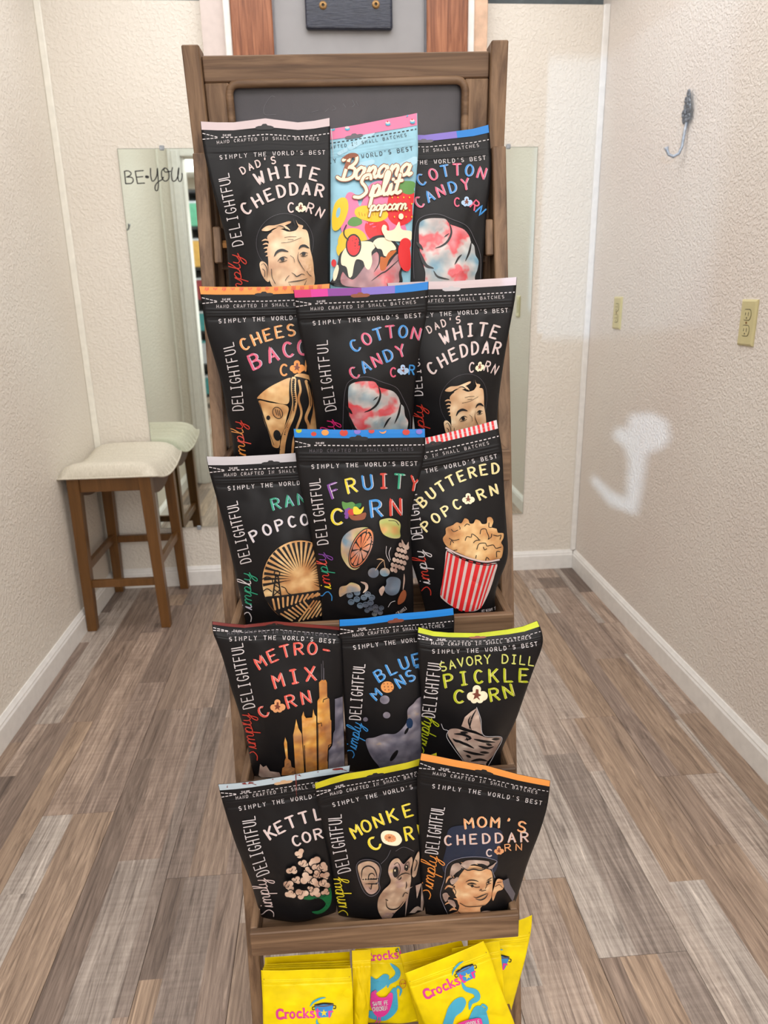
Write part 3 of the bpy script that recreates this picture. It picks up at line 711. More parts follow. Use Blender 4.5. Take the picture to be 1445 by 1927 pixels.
# flowing script, x-height 3, joined; each glyph: (advance, strokes)
SCR = {
 'S': (4.6, [[(-.4, .5), (1.5, .2), (3.2, 1.4), (2.6, 3), (1.3, 4.4), (1.9, 6), (3.6, 6.2), (4, 5)]]),
 'B': (4.8, [[(1.5, .1), (1.8, 3.2), (2.1, 6)], [(.4, 5.2), (2, 6.3), (3.9, 6.1), (4.2, 4.6), (3, 3.4), (2, 3.2)], [(2.6, 3.3), (4.3, 2.6), (4.3, .8), (2.8, 0), (1, .1), (-.3, .8)]]),
 'i': (1.9, [[(0, 0), (.8, 2.8), (.7, .6), (1.2, 0), (1.9, .5)], [(1.1, 4), (1.15, 4.15)]]),
 'm': (4.6, [[(0, 0), (.6, 2.8), (.4, 0)], [(.5, 1.6), (1.5, 2.9), (2.1, 2.2), (1.9, 0)], [(2, 1.6), (3, 2.9), (3.6, 2.2), (3.5, .5), (4.1, 0), (4.6, .5)]]),
 'n': (3.3, [[(0, 0), (.6, 2.8), (.4, 0)], [(.5, 1.6), (1.6, 2.9), (2.3, 2.2), (2.1, .5), (2.7, 0), (3.3, .5)]]),
 'p': (3.3, [[(0, .3), (.8, 3), (.3, -2.8)], [(.7, 1.8), (1.8, 3), (2.6, 2), (1.9, .2), (.8, .3)], [(1.9, .2), (3.3, .5)]]),
 'l': (2., [[(0, .4), (1.6, 4.6), (1.5, 6.4), (.8, 6), (.5, 2), (.9, .1), (2, .5)]]),
 'y': (3.3, [[(.3, 2.9), (.3, .9), (1.2, .1), (2.3, 1.2)], [(2.6, 3), (2.2, -.6), (1.4, -2.8), (.4, -2.5), (1.2, -.8), (3.3, .6)]]),
 'a': (3.1, [[(2.2, 2.4), (1.2, 3), (.1, 1.7), (.6, .1), (1.8, .6), (2.4, 2.8), (2.1, .6), (2.5, 0), (3.1, .5)]]),
 'o': (2.9, [[(1.2, 3), (.1, 1.8), (.7, .1), (2, .6), (2.2, 2.3), (1.2, 3), (2, 2.5), (2.9, 2.5)]]),
 'c': (2.6, [[(2, 2.4), (1.2, 3), (.1, 1.6), (.9, 0), (2.6, .6)]]), 'r': (2.4, [[(0, 0), (.6, 3), (.4, 0)], [(.5, 1.8), (1.5, 3), (2.3, 2.7)]]),
 't': (2.1, [[(1.2, 5.2), (.6, .8), (1.1, 0), (2.1, .5)], [(0, 3.3), (2.1, 3.5)]]), 'u': (3.3, [[(.3, 2.9), (.2, .8), (1, .1), (2.2, 1.4), (2.6, 3), (2.3, .5), (2.8, 0), (3.3, .5)]]),
 'k': (2.8, [[(.6, 6), (.3, 0)], [(2.3, 3), (.5, 1.6), (2.3, 0), (2.8, .3)]]), 's': (2.4, [[(2, 2.6), (1.2, 3), (.5, 2.2), (1.9, 1), (1.2, 0), (.1, .4)]]), ' ': (1.5, []),
}
def bez(p, t):
    p = [np.asarray(q, float) for q in p]
    if len(p) == 2: return p[0]+(p[1]-p[0])*t, p[1]-p[0]
    c = 2*p[1]-.5*(p[0]+p[2]); return (1-t)**2*p[0]+2*t*(1-t)*c+t*t*p[2], 2*(1-t)*(c-p[0])+2*t*(p[2]-c)
def text(pr, part, mat, s, path, h, w, hi=None, wide=.62, jit=0, raw=False, cols=None, up=True):
    """letters spread evenly along a path of centres; h letter height, w pen width (all in crop pixels)"""
    n = len(s); rg = random.Random(len(s)*7+int(h))
    for i, ch in enumerate(s):
        if ch not in G or not G[ch]: continue
        c, d = bez(path, i/(n-1) if n > 1 else .5); d = d/np.hypot(*d); nn = np.array([d[1], -d[0]])
        a = jit*rg.uniform(-1, 1); d, nn = d*math.cos(a)+nn*math.sin(a), nn*math.cos(a)-d*math.sin(a)
        m = cols[i % len(cols)] if cols else mat
        for st_ in G[ch]:
            q = np.array([(c+d*(x-2)/4*h*wide+nn*(y-3)/6*h) for x, y in st_])
            if hi: pr.stroke(part, hi, w*.28, q+(d*.62-nn*.1)*w*1.05, smooth=False, raw=raw, newlayer=False)
            pr.stroke(part, m, w, q, smooth=False, raw=raw, newlayer=False)
def script(pr, part, mat, s, p0, p1, h, w, shear=.25, outline=None, ow=0, raw=False, cols=None, glyph=SCR, bow=0):
    tot = sum(glyph[c][0] for c in s); p0 = np.asarray(p0, float); p1 = np.asarray(p1, float); d = (p1-p0); L_ = np.hypot(*d); d = d/L_; nn = np.array([d[1], -d[0]]); sx = L_/tot
    for mode in ((1, 0) if outline else (0,)):
        x = 0; pr.layer += 1
        for i, ch in enumerate(s):
            adv, sts = glyph[ch]
            for st_ in sts:
                q = np.array([p0+d*((x+a+shear*b)*sx)+nn*(b/6*h + bow*math.sin(math.pi*(x+a)/tot)) for a, b in st_])
                pr.stroke(part, outline if mode else (cols[i % len(cols)] if cols else mat), ow if mode else w, q, raw=raw, newlayer=False)
            x += adv

# ------------------------------------------------------------------ inks and films
def ink(n, c, r=.45): return flat('ink_'+n, c, r, var=.01)
for n, c in dict(white=(212, 204, 205), pinkwhite=(212, 191, 187), black=(20, 19, 21), red=(196, 58, 44), orange=(236, 150, 70), cheese=(222, 150, 84), pink=(212, 88, 118), hot=(206, 40, 112), blue=(58, 138, 205), vivid=(0, 122, 205), green=(44, 150, 116), dgreen=(24, 104, 58), yellow=(226, 206, 50), lime=(176, 186, 30), limepale=(205, 208, 110), butter=(228, 214, 150), coral=(222, 88, 76), purple=(122, 66, 150), brown=(118, 60, 44), choc=(140, 76, 46), cream=(244, 228, 196), tan=(196, 160, 124), candy=(226, 120, 160), strawb=(216, 40, 44), leaf=(88, 140, 66), pine=(232, 190, 36), sky=(136, 186, 206), caramel=(190, 98, 34), grey=(96, 92, 100), navy=(30, 52, 84), bandpink=(206, 188, 190), bandgrey=(192, 188, 192), lavender=(128, 110, 196), violet=(134, 60, 150), bluegrey=(176, 190, 198), maroon=(118, 44, 40), magenta=(212, 50, 150), teal=(70, 168, 200), pinkhot=(226, 60, 150), peach=(226, 160, 110), lilac=(190, 186, 204), ice=(170, 196, 226), cloud=(168, 206, 222)).items(): ink(n, c)
def film(name, c, rough=.4, bs=.25):
    m, nt, b = newmat(name)
    a = N(nt, 'ShaderNodeTexNoise', Scale=26., Detail=4.); nt.links.new(coords(nt), a.inputs['Vector'])
    nt.links.new(ramp(nt, a.outputs['Fac'], [(.3, tuple(v*.92 for v in c)), (.7, tuple(min(255, v*1.06) for v in c))]), b.inputs['Base Color'])
    bump(nt, b, a.outputs['Fac'], bs, .002); b.inputs['Roughness'].default_value = rough; b.inputs['Specular IOR Level'].default_value = .3
film('film_black', (18, 17, 19), .46); film('film_blue', (148, 194, 212), .4); film('film_yellow', (244, 214, 2), .42, .2); film('film_yellow_deep', (232, 200, 2), .42, .2)
film('film_lime', (186, 196, 34), .4, .1)
def popcorn(name, stops, sc=70., spots=None, rough=.33):
    """matt clear window with the popped corn pressed against it"""
    m, nt, b = newmat(name); v = coords(nt)
    w = N(nt, 'ShaderNodeTexNoise', Scale=30., Detail=2.); nt.links.new(v, w.inputs['Vector'])
    ad = nt.nodes.new('ShaderNodeVectorMath'); ad.operation = 'MULTIPLY_ADD'; nt.links.new(w.outputs['Color'], ad.inputs[0]); ad.inputs[1].default_value = (.02, .02, .02); nt.links.new(v, ad.inputs[2])
    a = N(nt, 'ShaderNodeTexVoronoi', Scale=sc); a.feature = 'SMOOTH_F1'; a.inputs['Smoothness'].default_value = 1.; nt.links.new(ad.outputs[0], a.inputs['Vector'])
    n2 = N(nt, 'ShaderNodeTexNoise', Scale=sc*.42, Detail=3.); nt.links.new(v, n2.inputs['Vector'])
    col = ramp(nt, n2.outputs['Fac'], stops); 
    lt = nt.nodes.new('ShaderNodeMixRGB'); lt.blend_type = 'SOFT_LIGHT'; lt.inputs[0].default_value = .55
    nt.links.new(col, lt.inputs[1]); nt.links.new(ramp(nt, a.outputs['Distance'], [(.1, (250, 246, 236)), (.6, (70, 62, 60))]), lt.inputs[2])
    nt.links.new(lt.outputs[0], b.inputs['Base Color']); bump(nt, b, a.outputs['Distance'], .25, .002); b.inputs['Roughness'].default_value = rough
popcorn('window_gold', [(.3, (176, 124, 76)), (.5, (214, 168, 116)), (.7, (240, 208, 156))])
popcorn('window_face', [(.3, (196, 154, 116)), (.5, (220, 184, 148)), (.7, (238, 210, 174))])
popcorn('window_metro', [(.3, (160, 112, 84)), (.45, (196, 140, 84)), (.6, (226, 168, 84)), (.75, (244, 206, 150))])
popcorn('window_cotton', [(.3, (120, 160, 180)), (.42, (176, 182, 184)), (.5, (202, 190, 188)), (.56, (226, 96, 104)), (.66, (214, 128, 136)), (.8, (236, 222, 210))], 62)
popcorn('window_split', [(.35, (158, 120, 128)), (.5, (196, 146, 150)), (.62, (222, 96, 106)), (.7, (200, 160, 150))], 62)
popcorn('window_fruit', [(.25, (140, 150, 160)), (.4, (110, 140, 160)), (.5, (196, 168, 140)), (.6, (176, 186, 110)), (.72, (216, 150, 100))], 50)
popcorn('window_orange', [(.3, (150, 160, 170)), (.5, (214, 132, 90)), (.7, (224, 120, 74))], 50)
popcorn('window_grape', [(.3, (96, 120, 140)), (.5, (110, 112, 124)), (.7, (140, 146, 110))], 50)
popcorn('window_moon', [(.3, (96, 96, 112)), (.5, (132, 128, 142)), (.64, (146, 138, 146)), (.74, (206, 176, 130))])
popcorn('window_dill', [(.3, (164, 140, 130)), (.5, (190, 166, 154)), (.7, (206, 186, 172))])
popcorn('window_kettle', [(.3, (184, 150, 130)), (.5, (204, 172, 152)), (.7, (224, 198, 178))])
popcorn('window_banana', [(.3, (160, 134, 116)), (.5, (190, 160, 136)), (.62, (186, 156, 150)), (.75, (222, 192, 120))])
popcorn('window_mom', [(.3, (204, 150, 108)), (.5, (226, 176, 132)), (.7, (240, 200, 156))])

POUCHES = []
def header(pr, p, band, inkm='ink_white', hole='ink_black', bandfade=None, zip_=True, v0=.043, quiet=False):
    """coloured top band, hang hole, tear line and the two printed lines, laid out in the pouch's own (u,v)"""
    def P(u, v): return to_px(p.front(np.array([u], float), np.array([v], float)))[0]
    def L_(pts): return [P(*q) for q in pts]
    pr.layer = 1
    n = 16
    if bandfade:
        for k in range(n):
            u0, u1 = .002+.996*k/n, .002+.996*(k+1)/n
            pr.put('top_band', bandfade[int(k*len(bandfade)/n)], L_([(u0, -.004), (u1, -.004), (u1, v0), (u0, v0)]), [(0, 1, 2, 3)], 2)
    else:
        m_ = []
        for k in range(n+1): m_ += [(.002+.996*k/n, -.004), (.002+.996*k/n, v0*.5), (.002+.996*k/n, v0)]
        pr.put('top_band', band, L_(m_), [(3*k, 3*k+3, 3*k+4, 3*k+1) for k in range(n)]+[(3*k+1, 3*k+4, 3*k+5, 3*k+2) for k in range(n)], 2)
    hp = [(.43, v0+.006), (.43, v0-.004), (.45, v0-.008), (.475, v0-.008), (.487, v0-.016), (.513, v0-.016), (.525, v0-.008), (.55, v0-.008), (.57, v0-.004), (.57, v0+.006), (.55, v0+.012), (.45, v0+.012)]
    pr.layer = 3; pr.fill('hang_hole', hole, [P(u-.01, v) for u, v in hp], smooth=False, raw=True)
    pr.layer = 3
    u = .15
    while u < .985:
        pr.put('tear_line', inkm, L_([(u, .0785), (min(u+.020, .99), .0785), (min(u+.020, .99), .0835), (u, .0835)]), [(0, 1, 2, 3)], 3); u += .0345
    for a, b in (((.01, .062), (.13, .081)), ((.005, .093), (.13, .083))):
        for k in range(4):
            t0, t1 = k/4, k/4+.15; q0 = np.array(a)+(np.array(b)-a)*t0; q1 = np.array(a)+(np.array(b)-a)*t1
            pr.stroke('tear_line', inkm, 1.5, L_([tuple(q0), tuple(q1)]), smooth=False, raw=True, newlayer=False)
    hh = 7.2
    pr.layer = 5
    text(pr, 'tear_line', inkm, 'TEAR HERE', L_([(.165, .070), (.195, .0695), (.225, .069)]), 3.4, .5, raw=True, wide=.4)
    text(pr, 'tagline', 'ink_grey' if quiet else inkm, 'HAND CRAFTED IN SMALL BATCHES', L_([(.12, .108), (.5, .104), (.9, .102)]), hh*.78, .8, raw=True, wide=.62)
    text(pr, 'tagline', inkm, "SIMPLY THE WORLD'S BEST", L_([(.125, .189), (.55, .179), (.945, .177)]), hh*1.0, 1.15, raw=True, wide=.62)
def side_words(pr, dele, sim, hd=18, cols=None, m='ink_white', sm='ink_red'):
    """DELIGHTFUL reading upwards and the script word under it; each (foot, head) in photo pixels"""
    pr.layer = 8
    adv = sum(math.dist(dele[i], dele[i+1]) for i in range(2))/9
    text(pr, 'side_lettering', m, 'DELIGHTFUL', dele, hd, 1.9, raw=True, wide=.62*adv/hd)
    script(pr, 'side_lettering', sm, 'Simply', sim[0], sim[1], hd*1.25, 1.8, shear=.2, raw=True, cols=cols)
def corn_pop(pr, c, r, body='ink_cream', heart='ink_brown'):
    """the popped kernel that stands for the O"""
    x, y = c
    for dx, dy, q in ((-.62, .2, .5), (.7, .15, .55), (0, -.6, .48), (-.3, .6, .4), (.35, .55, .42), (0, 0, .6)): pr.ellipse('flavour_title', body, (x+dx*r, y+dy*r), q*r, q*r)
    pr.fill('flavour_title', heart, [(x-.55*r, y-.1*r), (x-.15*r, y-.2*r), (x-.1*r, y-.65*r), (x+.2*r, y-.6*r), (x+.2*r, y-.15*r), (x+.5*r, y+.05*r), (x+.25*r, y+.25*r), (x+.35*r, y+.65*r), (x, y+.35*r), (x-.4*r, y+.55*r), (x-.25*r, y+.1*r)], smooth=False)
def make_pouch(name, label, L, R, bt, bb, th, film_='film_black', seed=1, top=None, group='popcorn pouches in the tiers of the rack', lift=0, wr=1., vm=None):
    p = Pouch(L, R, bt, bb, th, seed, top, wr, lift); p.vm = vm
    base = p.base(np.array([.5]), np.array([1.]))[0]
    e = empty(name, tuple(base), label, 'snack pouch', group)
    vg = np.unique(np.r_[np.linspace(0, .2, 41), np.linspace(.2, 1, 45)])
    pouch_body(p, e, film_, 37, vgrid=vg); POUCHES.append(p); return p, e

# ------------------------------------------------------------------ the pouches, tier by tier
def to_tray(E, row, bb, dz=.0235):
    """carry an edge on down to the floor of its tray"""
    zt = TZ[row]-(dz if row else .018); E = [tuple(map(float, q)) for q in E]
    d = np.array(E[-1])-np.array(E[-2]); d = d/np.hypot(*d); d = np.array([d[0]*.6, max(.3, d[1])]); q = np.array(E[-1])
    if at(q[0], q[1], bb)[2] < zt:
        while at(q[0], q[1], bb)[2] < zt: q = q-np.array([0, 1.])
        E[-1] = tuple(q); return E
    k = 0
    while at(q[0], q[1], bb)[2] > zt and k < 200: q = q+d; k += 1
    E.append(tuple(q))
    for i in range(1, len(E)):                       # keep the foot between the tray's side boards
        b_ = bb; P = at(E[i][0], E[i][1], b_); z_ = P[2]
        if z_ < zt+(.045 if row else .16):
            a_ = (P-_o)@_ea/(_ea@_ea); lim = .1765 if row else .173
            if abs(a_) > lim: s_ = 1 if a_ > 0 else -1; E[i] = (E[i][0]-s_*(abs(a_)-lim)/.0007, E[i][1])
    return E
def tier(name, label, row, L, R, bt, bb, th, **k):
    return make_pouch(name, label, to_tray(L, row, bb), to_tray(R, row, bb), bt, bb, th, **k)
TW, TP, WD, WL = 'flavour_title', 'picture', 'picture', 'picture_window'
BK = 'ink_black'

# row 5 = top tier ... row 1 = lowest full tier
# --- white cheddar (top tier)
A, eA = tier('popcorn_pouch', "black white cheddar pouch with a man's face, left end of the top tier", 5,
    [(377, 229), (382, 279), (397, 345), (411, 397), (426, 449), (431, 532)], [(621, 222), (622, 300), (622, 387), (621, 532)], .030, .040, .034, seed=11, top=[3, -2, 6])
def art_dad(pr):
    pr.layer = 8
    text(pr, TW, 'ink_pinkwhite', "DAD'S", [(420, 582), (556, 522), (695, 492)], 62, 12, wide=.6)
    text(pr, TW, 'ink_pinkwhite', 'WHITE', [(570, 655), (818, 592), (1068, 617)], 108, 17, hi='ink_white', wide=.62)
    text(pr, TW, 'ink_pinkwhite', 'CHEDDAR', [(445, 930), (765, 770), (1113, 765)], 104, 17, hi='ink_white', wide=.6)
    text(pr, TW, 'ink_pinkwhite', 'C', [(855, 920), (856, 920)], 84, 14, wide=.6); text(pr, TW, 'ink_pinkwhite', 'RN', [(1030, 925), (1075, 943), (1120, 965)], 84, 14, wide=.6)
    corn_pop(pr, (943, 920), 42)
    pr.layer = 20
    pr.ellipse(TP, 'ink_grey', (800, 1240), 258, 265, 10, w=2, n=30)
    pr.fill(WL, 'window_face', [(640, 1190), (680, 1145), (760, 1118), (830, 1140), (900, 1128), (930, 1090), (960, 1115), (1000, 1130), (1020, 1200), (1030, 1300), (1050, 1380), (1062, 1480), (1055, 1640), (860, 1740), (760, 1720), (690, 1640), (660, 1570), (652, 1500), (650, 1400), (640, 1300), (655, 1240)])
    pr.fill(WL, 'window_face', [(590, 1128), (640, 1088), (720, 1080), (840, 1045), (852, 1062), (770, 1095), (700, 1110), (650, 1134)])
    pr.fill(WL, 'window_face', [(900, 1030), (920, 1070), (965, 1085), (955, 1112), (925, 1095)])
    pr.fill(WL, 'window_face', [(680, 1140), (720, 1112), (800, 1085), (850, 1130), (800, 1110), (740, 1125)])
    for k in range(5): pr.stroke(WL, 'window_face', 16, [(592+k*9, 1225+k*34), (625+k*6, 1212+k*36), (660, 1225+k*34)], taper=True)
    pr.fill(WL, 'window_face', [(572, 1430), (600, 1408), (640, 1440), (650, 1500), (660, 1590), (630, 1585), (590, 1520)])
    pr.layer = 40
    for q, w in (([(705, 1365), (730, 1325), (775, 1308), (832, 1322)], 24), ([(928, 1300), (945, 1275), (980, 1268), (1022, 1292)], 22)): pr.stroke(TP, BK, w, q, taper=True)
    for q, w in (([(735, 1412), (765, 1378), (800, 1370), (828, 1382)], 9), ([(750, 1418), (790, 1412), (820, 1400)], 5), ([(935, 1352), (965, 1328), (1012, 1338)], 9), ([(945, 1362), (980, 1365), (1005, 1355)], 5),
                 ([(926, 1325), (918, 1380), (945, 1440), (985, 1500)], 7), ([(862, 1512), (890, 1530), (910, 1548), (955, 1525), (985, 1535)], 9), ([(680, 1480), (685, 1550), (715, 1612)], 5),
                 ([(830, 1600), (890, 1592), (960, 1580), (1005, 1565)], 9), ([(805, 1585), (820, 1560), (840, 1540)], 5), ([(800, 1195), (850, 1188), (905, 1190)], 4), ([(770, 1245), (850, 1235), (950, 1198)], 4), ([(830, 1215), (880, 1215)], 4),
                 ([(1000, 1500), (1020, 1530), (1040, 1545)], 5), ([(850, 1360), (880, 1380), (890, 1420)], 4), ([(585, 1450), (610, 1430), (640, 1480), (640, 1560)], 7), ([(600, 1480), (620, 1500), (620, 1550)], 6), ([(838, 1610), (880, 1660), (960, 1650), (1000, 1580)], 7), ([(720, 1100), (760, 1090), (800, 1110), (820, 1140)], 8), ([(880, 1030), (890, 1080)], 10)): pr.stroke(TP, BK, w, q, taper=w > 6)
    pr.ellipse(TP, BK, (780, 1392), 19, 17); pr.ellipse(TP, BK, (972, 1345), 17, 16)
pA = Print(A, 370, 200, 4.817); header(pA, A, 'ink_bandpink'); side_words(pA, [(447, 458), (433, 390), (421, 332)], [(462, 596), (450, 478)], 20); art_dad(pA); pA.commit(eA)

# --- banana split
B, eB = tier('popcorn_pouch', 'light blue banana split pouch with a pink top band, middle of the top tier', 5,
    [(548, 250), (556, 320), (570, 400), (584, 470), (590, 534)], [(785, 213), (787, 294), (780, 365), (775, 435), (772, 534)], .012, .028, .028, film_='film_blue', seed=12, top=[4, 4, 2])
pB = Print(B, 600, 200, 4.25)
pB.layer = 9
pB.layer = 0
for q, w in (([(250, 330), (340, 275), (430, 205)], 46), ([(210, 490), (330, 470), (430, 445)], 40), ([(620, 500), (700, 465), (770, 430)], 60), ([(160, 380), (220, 350)], 30)): pB.stroke('printed_clouds', 'ink_cloud', w, q, newlayer=False)
header(pB, B, 'ink_candy', inkm='ink_black', v0=.062, hole='ink_grey')
pB.layer = 9
for c in ((110, 180), (228, 178), (412, 117), (552, 140), (693, 72), (748, 125)): pB.ellipse('top_band', 'ink_teal', (c[0], c[1]+6), 20, 13); pB.ellipse('top_band', 'ink_white', (c[0]-2, c[1]-5), 18, 10); pB.ellipse('top_band', 'ink_strawb', (c[0]-4, c[1]-14), 6, 6)
pB.fill(TP, 'ink_candy', [(215, 720), (250, 690), (300, 720), (330, 800), (400, 640), (500, 600), (560, 640), (700, 1000), (600, 1060), (300, 1080), (180, 1000), (200, 820)])
pB.fill(TP, 'ink_strawb', [(560, 720), (620, 685), (700, 690), (762, 700), (765, 860), (720, 930), (640, 960), (570, 920), (545, 850)])
pB.fill(TP, 'ink_strawb', [(380, 930), (460, 900), (540, 930), (560, 1000), (520, 1070), (420, 1070), (370, 1000)])
pB.fill(TP, 'ink_leaf', [(600, 590), (660, 600), (760, 610), (775, 680), (720, 710), (650, 680)])
pB.fill(TP, 'ink_leaf', [(230, 930), (270, 890), (330, 900), (345, 940), (290, 965), (240, 955)])
pB.fill(TP, 'ink_pine', [(130, 780), (180, 735), (225, 750), (235, 830), (200, 930), (150, 995), (110, 985), (105, 880)]); pB.ellipse(TP, 'ink_sky', (155, 855), 16, 42, 12)
pB.fill(TP, 'ink_pine', [(290, 830), (350, 800), (450, 810), (545, 850), (540, 900), (460, 930), (360, 915), (295, 880)])
pB.ellipse(TP, 'ink_pine', (270, 1090), 118, 112); pB.ellipse(TP, 'ink_pine', (180, 1150), 40, 60)
for k in range(9): pB.stroke(TP, 'ink_caramel', 3, [(320+k*22, 850+(k % 3)*6), (325+k*22, 880)])
for k in range(16): pB.ellipse(TP, 'ink_pine', (585+(k % 4)*46+(k//4 % 2)*18, 735+(k//4)*52), 5, 7, n=8)
pB.fill(TP, 'ink_cream', [(500, 990), (515, 955), (540, 965), (545, 1000), (600, 990), (640, 930), (660, 990), (740, 1010), (730, 1080), (560, 1080), (520, 1040)]); pB.ellipse(TP, 'ink_cream', (655, 888), 20, 24)
pB.ellipse(TP, 'ink_strawb', (690, 1110), 45, 50); pB.ellipse(TP, 'ink_strawb', (120, 1260), 20, 30)
pB.fill(TP, 'ink_strawb', [(640, 1120), (720, 1130), (730, 1300), (680, 1320), (640, 1250)])
pB.layer = 40
blk = [(110, 1380), (130, 1330), (150, 1260), (165, 1190), (200, 1150), (250, 1100), (330, 1085), (400, 1070), (440, 1045), (510, 1035), (580, 1060), (640, 1120), (690, 1150), (690, 1230), (660, 1330), (620, 1440), (130, 1440)]
pB.fill(TP, 'ink_black', blk)
pB.fill(WL, 'window_split', [(190, 1330), (240, 1380), (300, 1370), (440, 1180), (480, 1200), (490, 1290), (540, 1290), (610, 1200), (675, 1165), (672, 1240), (640, 1330), (600, 1440), (210, 1440)])
pB.fill(TP, 'ink_cream', [(180, 1200), (210, 1140), (260, 1105), (340, 1085), (420, 1090), (450, 1130), (420, 1170), (425, 1250), (400, 1310), (370, 1290), (350, 1240), (300, 1230), (280, 1280), (265, 1360), (240, 1370), (220, 1290), (180, 1270)])
pB.fill(TP, 'ink_cream', [(430, 1100), (470, 1060), (540, 1060), (600, 1110), (615, 1150), (570, 1160), (550, 1200), (520, 1200), (500, 1150), (460, 1140)])
pB.fill(TP, 'ink_caramel', [(490, 1210), (530, 1215), (560, 1170), (620, 1160), (560, 1230), (530, 1310), (490, 1310)])
pB.fill(TP, 'ink_cream', [(115, 1340), (145, 1270), (160, 1300), (140, 1380), (118, 1400)])
pB.ellipse(TP, 'ink_black', (277, 1118), 62, 92); pB.ellipse(TP, 'ink_strawb', (277, 1118), 52, 80); pB.stroke(TP, BK, 9, [(235, 1075), (205, 1040), (200, 1000), (220, 955)])
for q in ([(440, 1110), (480, 1180), (480, 1260), (440, 1330)], [(640, 1230), (540, 1320), (500, 1340), (420, 1400)], [(300, 1230), (330, 1240), (350, 1300)], [(700, 1120), (715, 1200), (690, 1330)]): pB.stroke(TP, BK, 10, q, taper=True)
for s_, a, b_, h, w, o in (('Banana', (150, 598), (735, 556), 178, 25, 38), ('Split', (290, 745), (650, 700), 168, 25, 38), ('popcorn', (405, 845), (700, 828), 92, 13, 22)):
    pB.layer += 1; script(pB, TW, 'ink_cream', s_, a, b_, h, w, outline='ink_choc', ow=o, shear=.3)
pB.commit(eB)

# --- cotton candy (top tier)
C, eC = tier('popcorn_pouch', 'black cotton candy pouch on the top tier, right of the light blue pouch', 5,
    [(675, 243), (690, 300), (710, 380), (720, 450), (728, 530)], [(919.5, 235), (922, 259), (925, 318), (922, 353), (915, 400), (913, 440), (909, 482), (908, 522)], -.005, .000, .024, seed=13, top=[10, 14, 9])
def cotton_cloud(pr):
    pr.layer = 20
    pr.stroke(TP, 'ink_grey', 3, [(760, 1380), (755, 1200), (775, 960), (830, 885), (950, 865), (1060, 905), (1180, 960), (1240, 1060), (1290, 1200), (1290, 1380)])
    pr.fill(WL, 'window_cotton', [(800, 960), (820, 920), (880, 900), (950, 898), (1010, 905), (1045, 945), (1100, 965), (1160, 990), (1200, 1040), (1215, 1090), (1240, 1120), (1250, 1190), (1275, 1240), (1265, 1310), (1245, 1370), (1240, 1520), (880, 1520), (850, 1420), (850, 1330), (830, 1260), (810, 1180), (800, 1080)])
    pr.layer = 30
    for q, w in (([(1040, 930), (1058, 1010), (1030, 1080), (980, 1120), (930, 1138)], 17), ([(1218, 1085), (1200, 1170), (1170, 1240)], 16), ([(1140, 1190), (1115, 1215), (1085, 1268)], 15), ([(800, 1160), (850, 1270), (915, 1298)], 26), ([(915, 1318), (950, 1365), (1040, 1388)], 14), ([(1000, 1050), (1040, 1020)], 10), ([(780, 1090), (830, 1150)], 26)): pr.stroke(TP, BK, w, q, taper=True)
cot = ['ink_blue', 'ink_pink']
pC = Print(C, 600, 200, 4.25); header(pC, C, None, bandfade=['ink_magenta', 'ink_violet', 'ink_violet', 'ink_lavender', 'ink_lavender', 'ink_lavender', 'ink_vivid', 'ink_vivid'], hole='ink_grey')
pC.layer = 8
text(pC, TW, None, 'COTTON', [(815, 590), (1055, 512), (1300, 535)], 88, 15, hi='ink_lilac', cols=['ink_blue', 'ink_pink', 'ink_blue', 'ink_pink', 'ink_blue', 'ink_pink'], wide=.62)
text(pC, TW, None, 'CANDY', [(800, 770), (970, 680), (1170, 625)], 85, 15, hi='ink_lilac', cols=['ink_pink', 'ink_blue', 'ink_pink', 'ink_blue', 'ink_pink'], wide=.62)
text(pC, TW, 'ink_pink', 'C', [(1103, 768), (1104, 768)], 66, 12, wide=.6); text(pC, TW, None, 'RN', [(1248, 792), (1270, 812), (1293, 835)], 72, 12, cols=['ink_pink', 'ink_blue'], wide=.6)
corn_pop(pC, (1180, 765), 38, 'ink_ice'); cotton_cloud(pC)
side_words(pC, [(722, 455), (716, 390), (706, 330)], [(742, 592), (733, 475)], 18, sm='ink_hot'); pC.commit(eC)

# --- cheesy bacon
D, eD = tier('popcorn_pouch', 'black cheesy bacon pouch with an orange top band, left end of the second tier', 4,
    [(374, 539), (380, 569), (386, 617), (402, 670), (417, 720), (426, 777), (432, 820), (434, 850)], [(621, 534), (618, 600), (612, 680), (606, 760), (604, 850)], .112, .034, .032, seed=14, top=[2, 3, 2])
pD = Print(D, 370, 520, 4.661); header(pD, D, 'ink_orange'); side_words(pD, [(448, 768), (442, 710), (430, 650)], [(466, 890), (456, 792)], 20, cols=['ink_orange', 'ink_cheese', 'ink_orange', 'ink_coral', 'ink_cheese', 'ink_red'])
pD.layer = 5
for k in range(14):
    x = 75+k*76; y = 98-(k % 2)*8
    for j in range(3): pD.stroke('top_band', 'ink_coral', 7, [(x+j*14, y-24), (x+4+j*13, y), (x+j*13, y+24+(j % 2)*6)])
pD.layer = 9
text(pD, TW, 'ink_cheese', 'CHEESY', [(418, 597), (672, 500), (930, 468)], 98, 17, hi='ink_cream', wide=.62)
text(pD, TW, 'ink_pink', 'BACON', [(510, 745), (800, 645), (1055, 625)], 125, 21, hi='ink_lilac', wide=.64)
text(pD, TW, 'ink_cheese', 'C', [(765, 822), (766, 822)], 95, 17, wide=.62); text(pD, TW, 'ink_cheese', 'RN', [(985, 785), (1035, 790), (1085, 800)], 92, 16, wide=.6)
corn_pop(pD, (880, 797), 56, 'ink_orange')
pD.layer = 20
pD.fill(WL, 'window_gold', [(530, 1068), (600, 1000), (700, 940), (828, 892), (812, 1000), (800, 1118), (660, 1098), (560, 1075)])
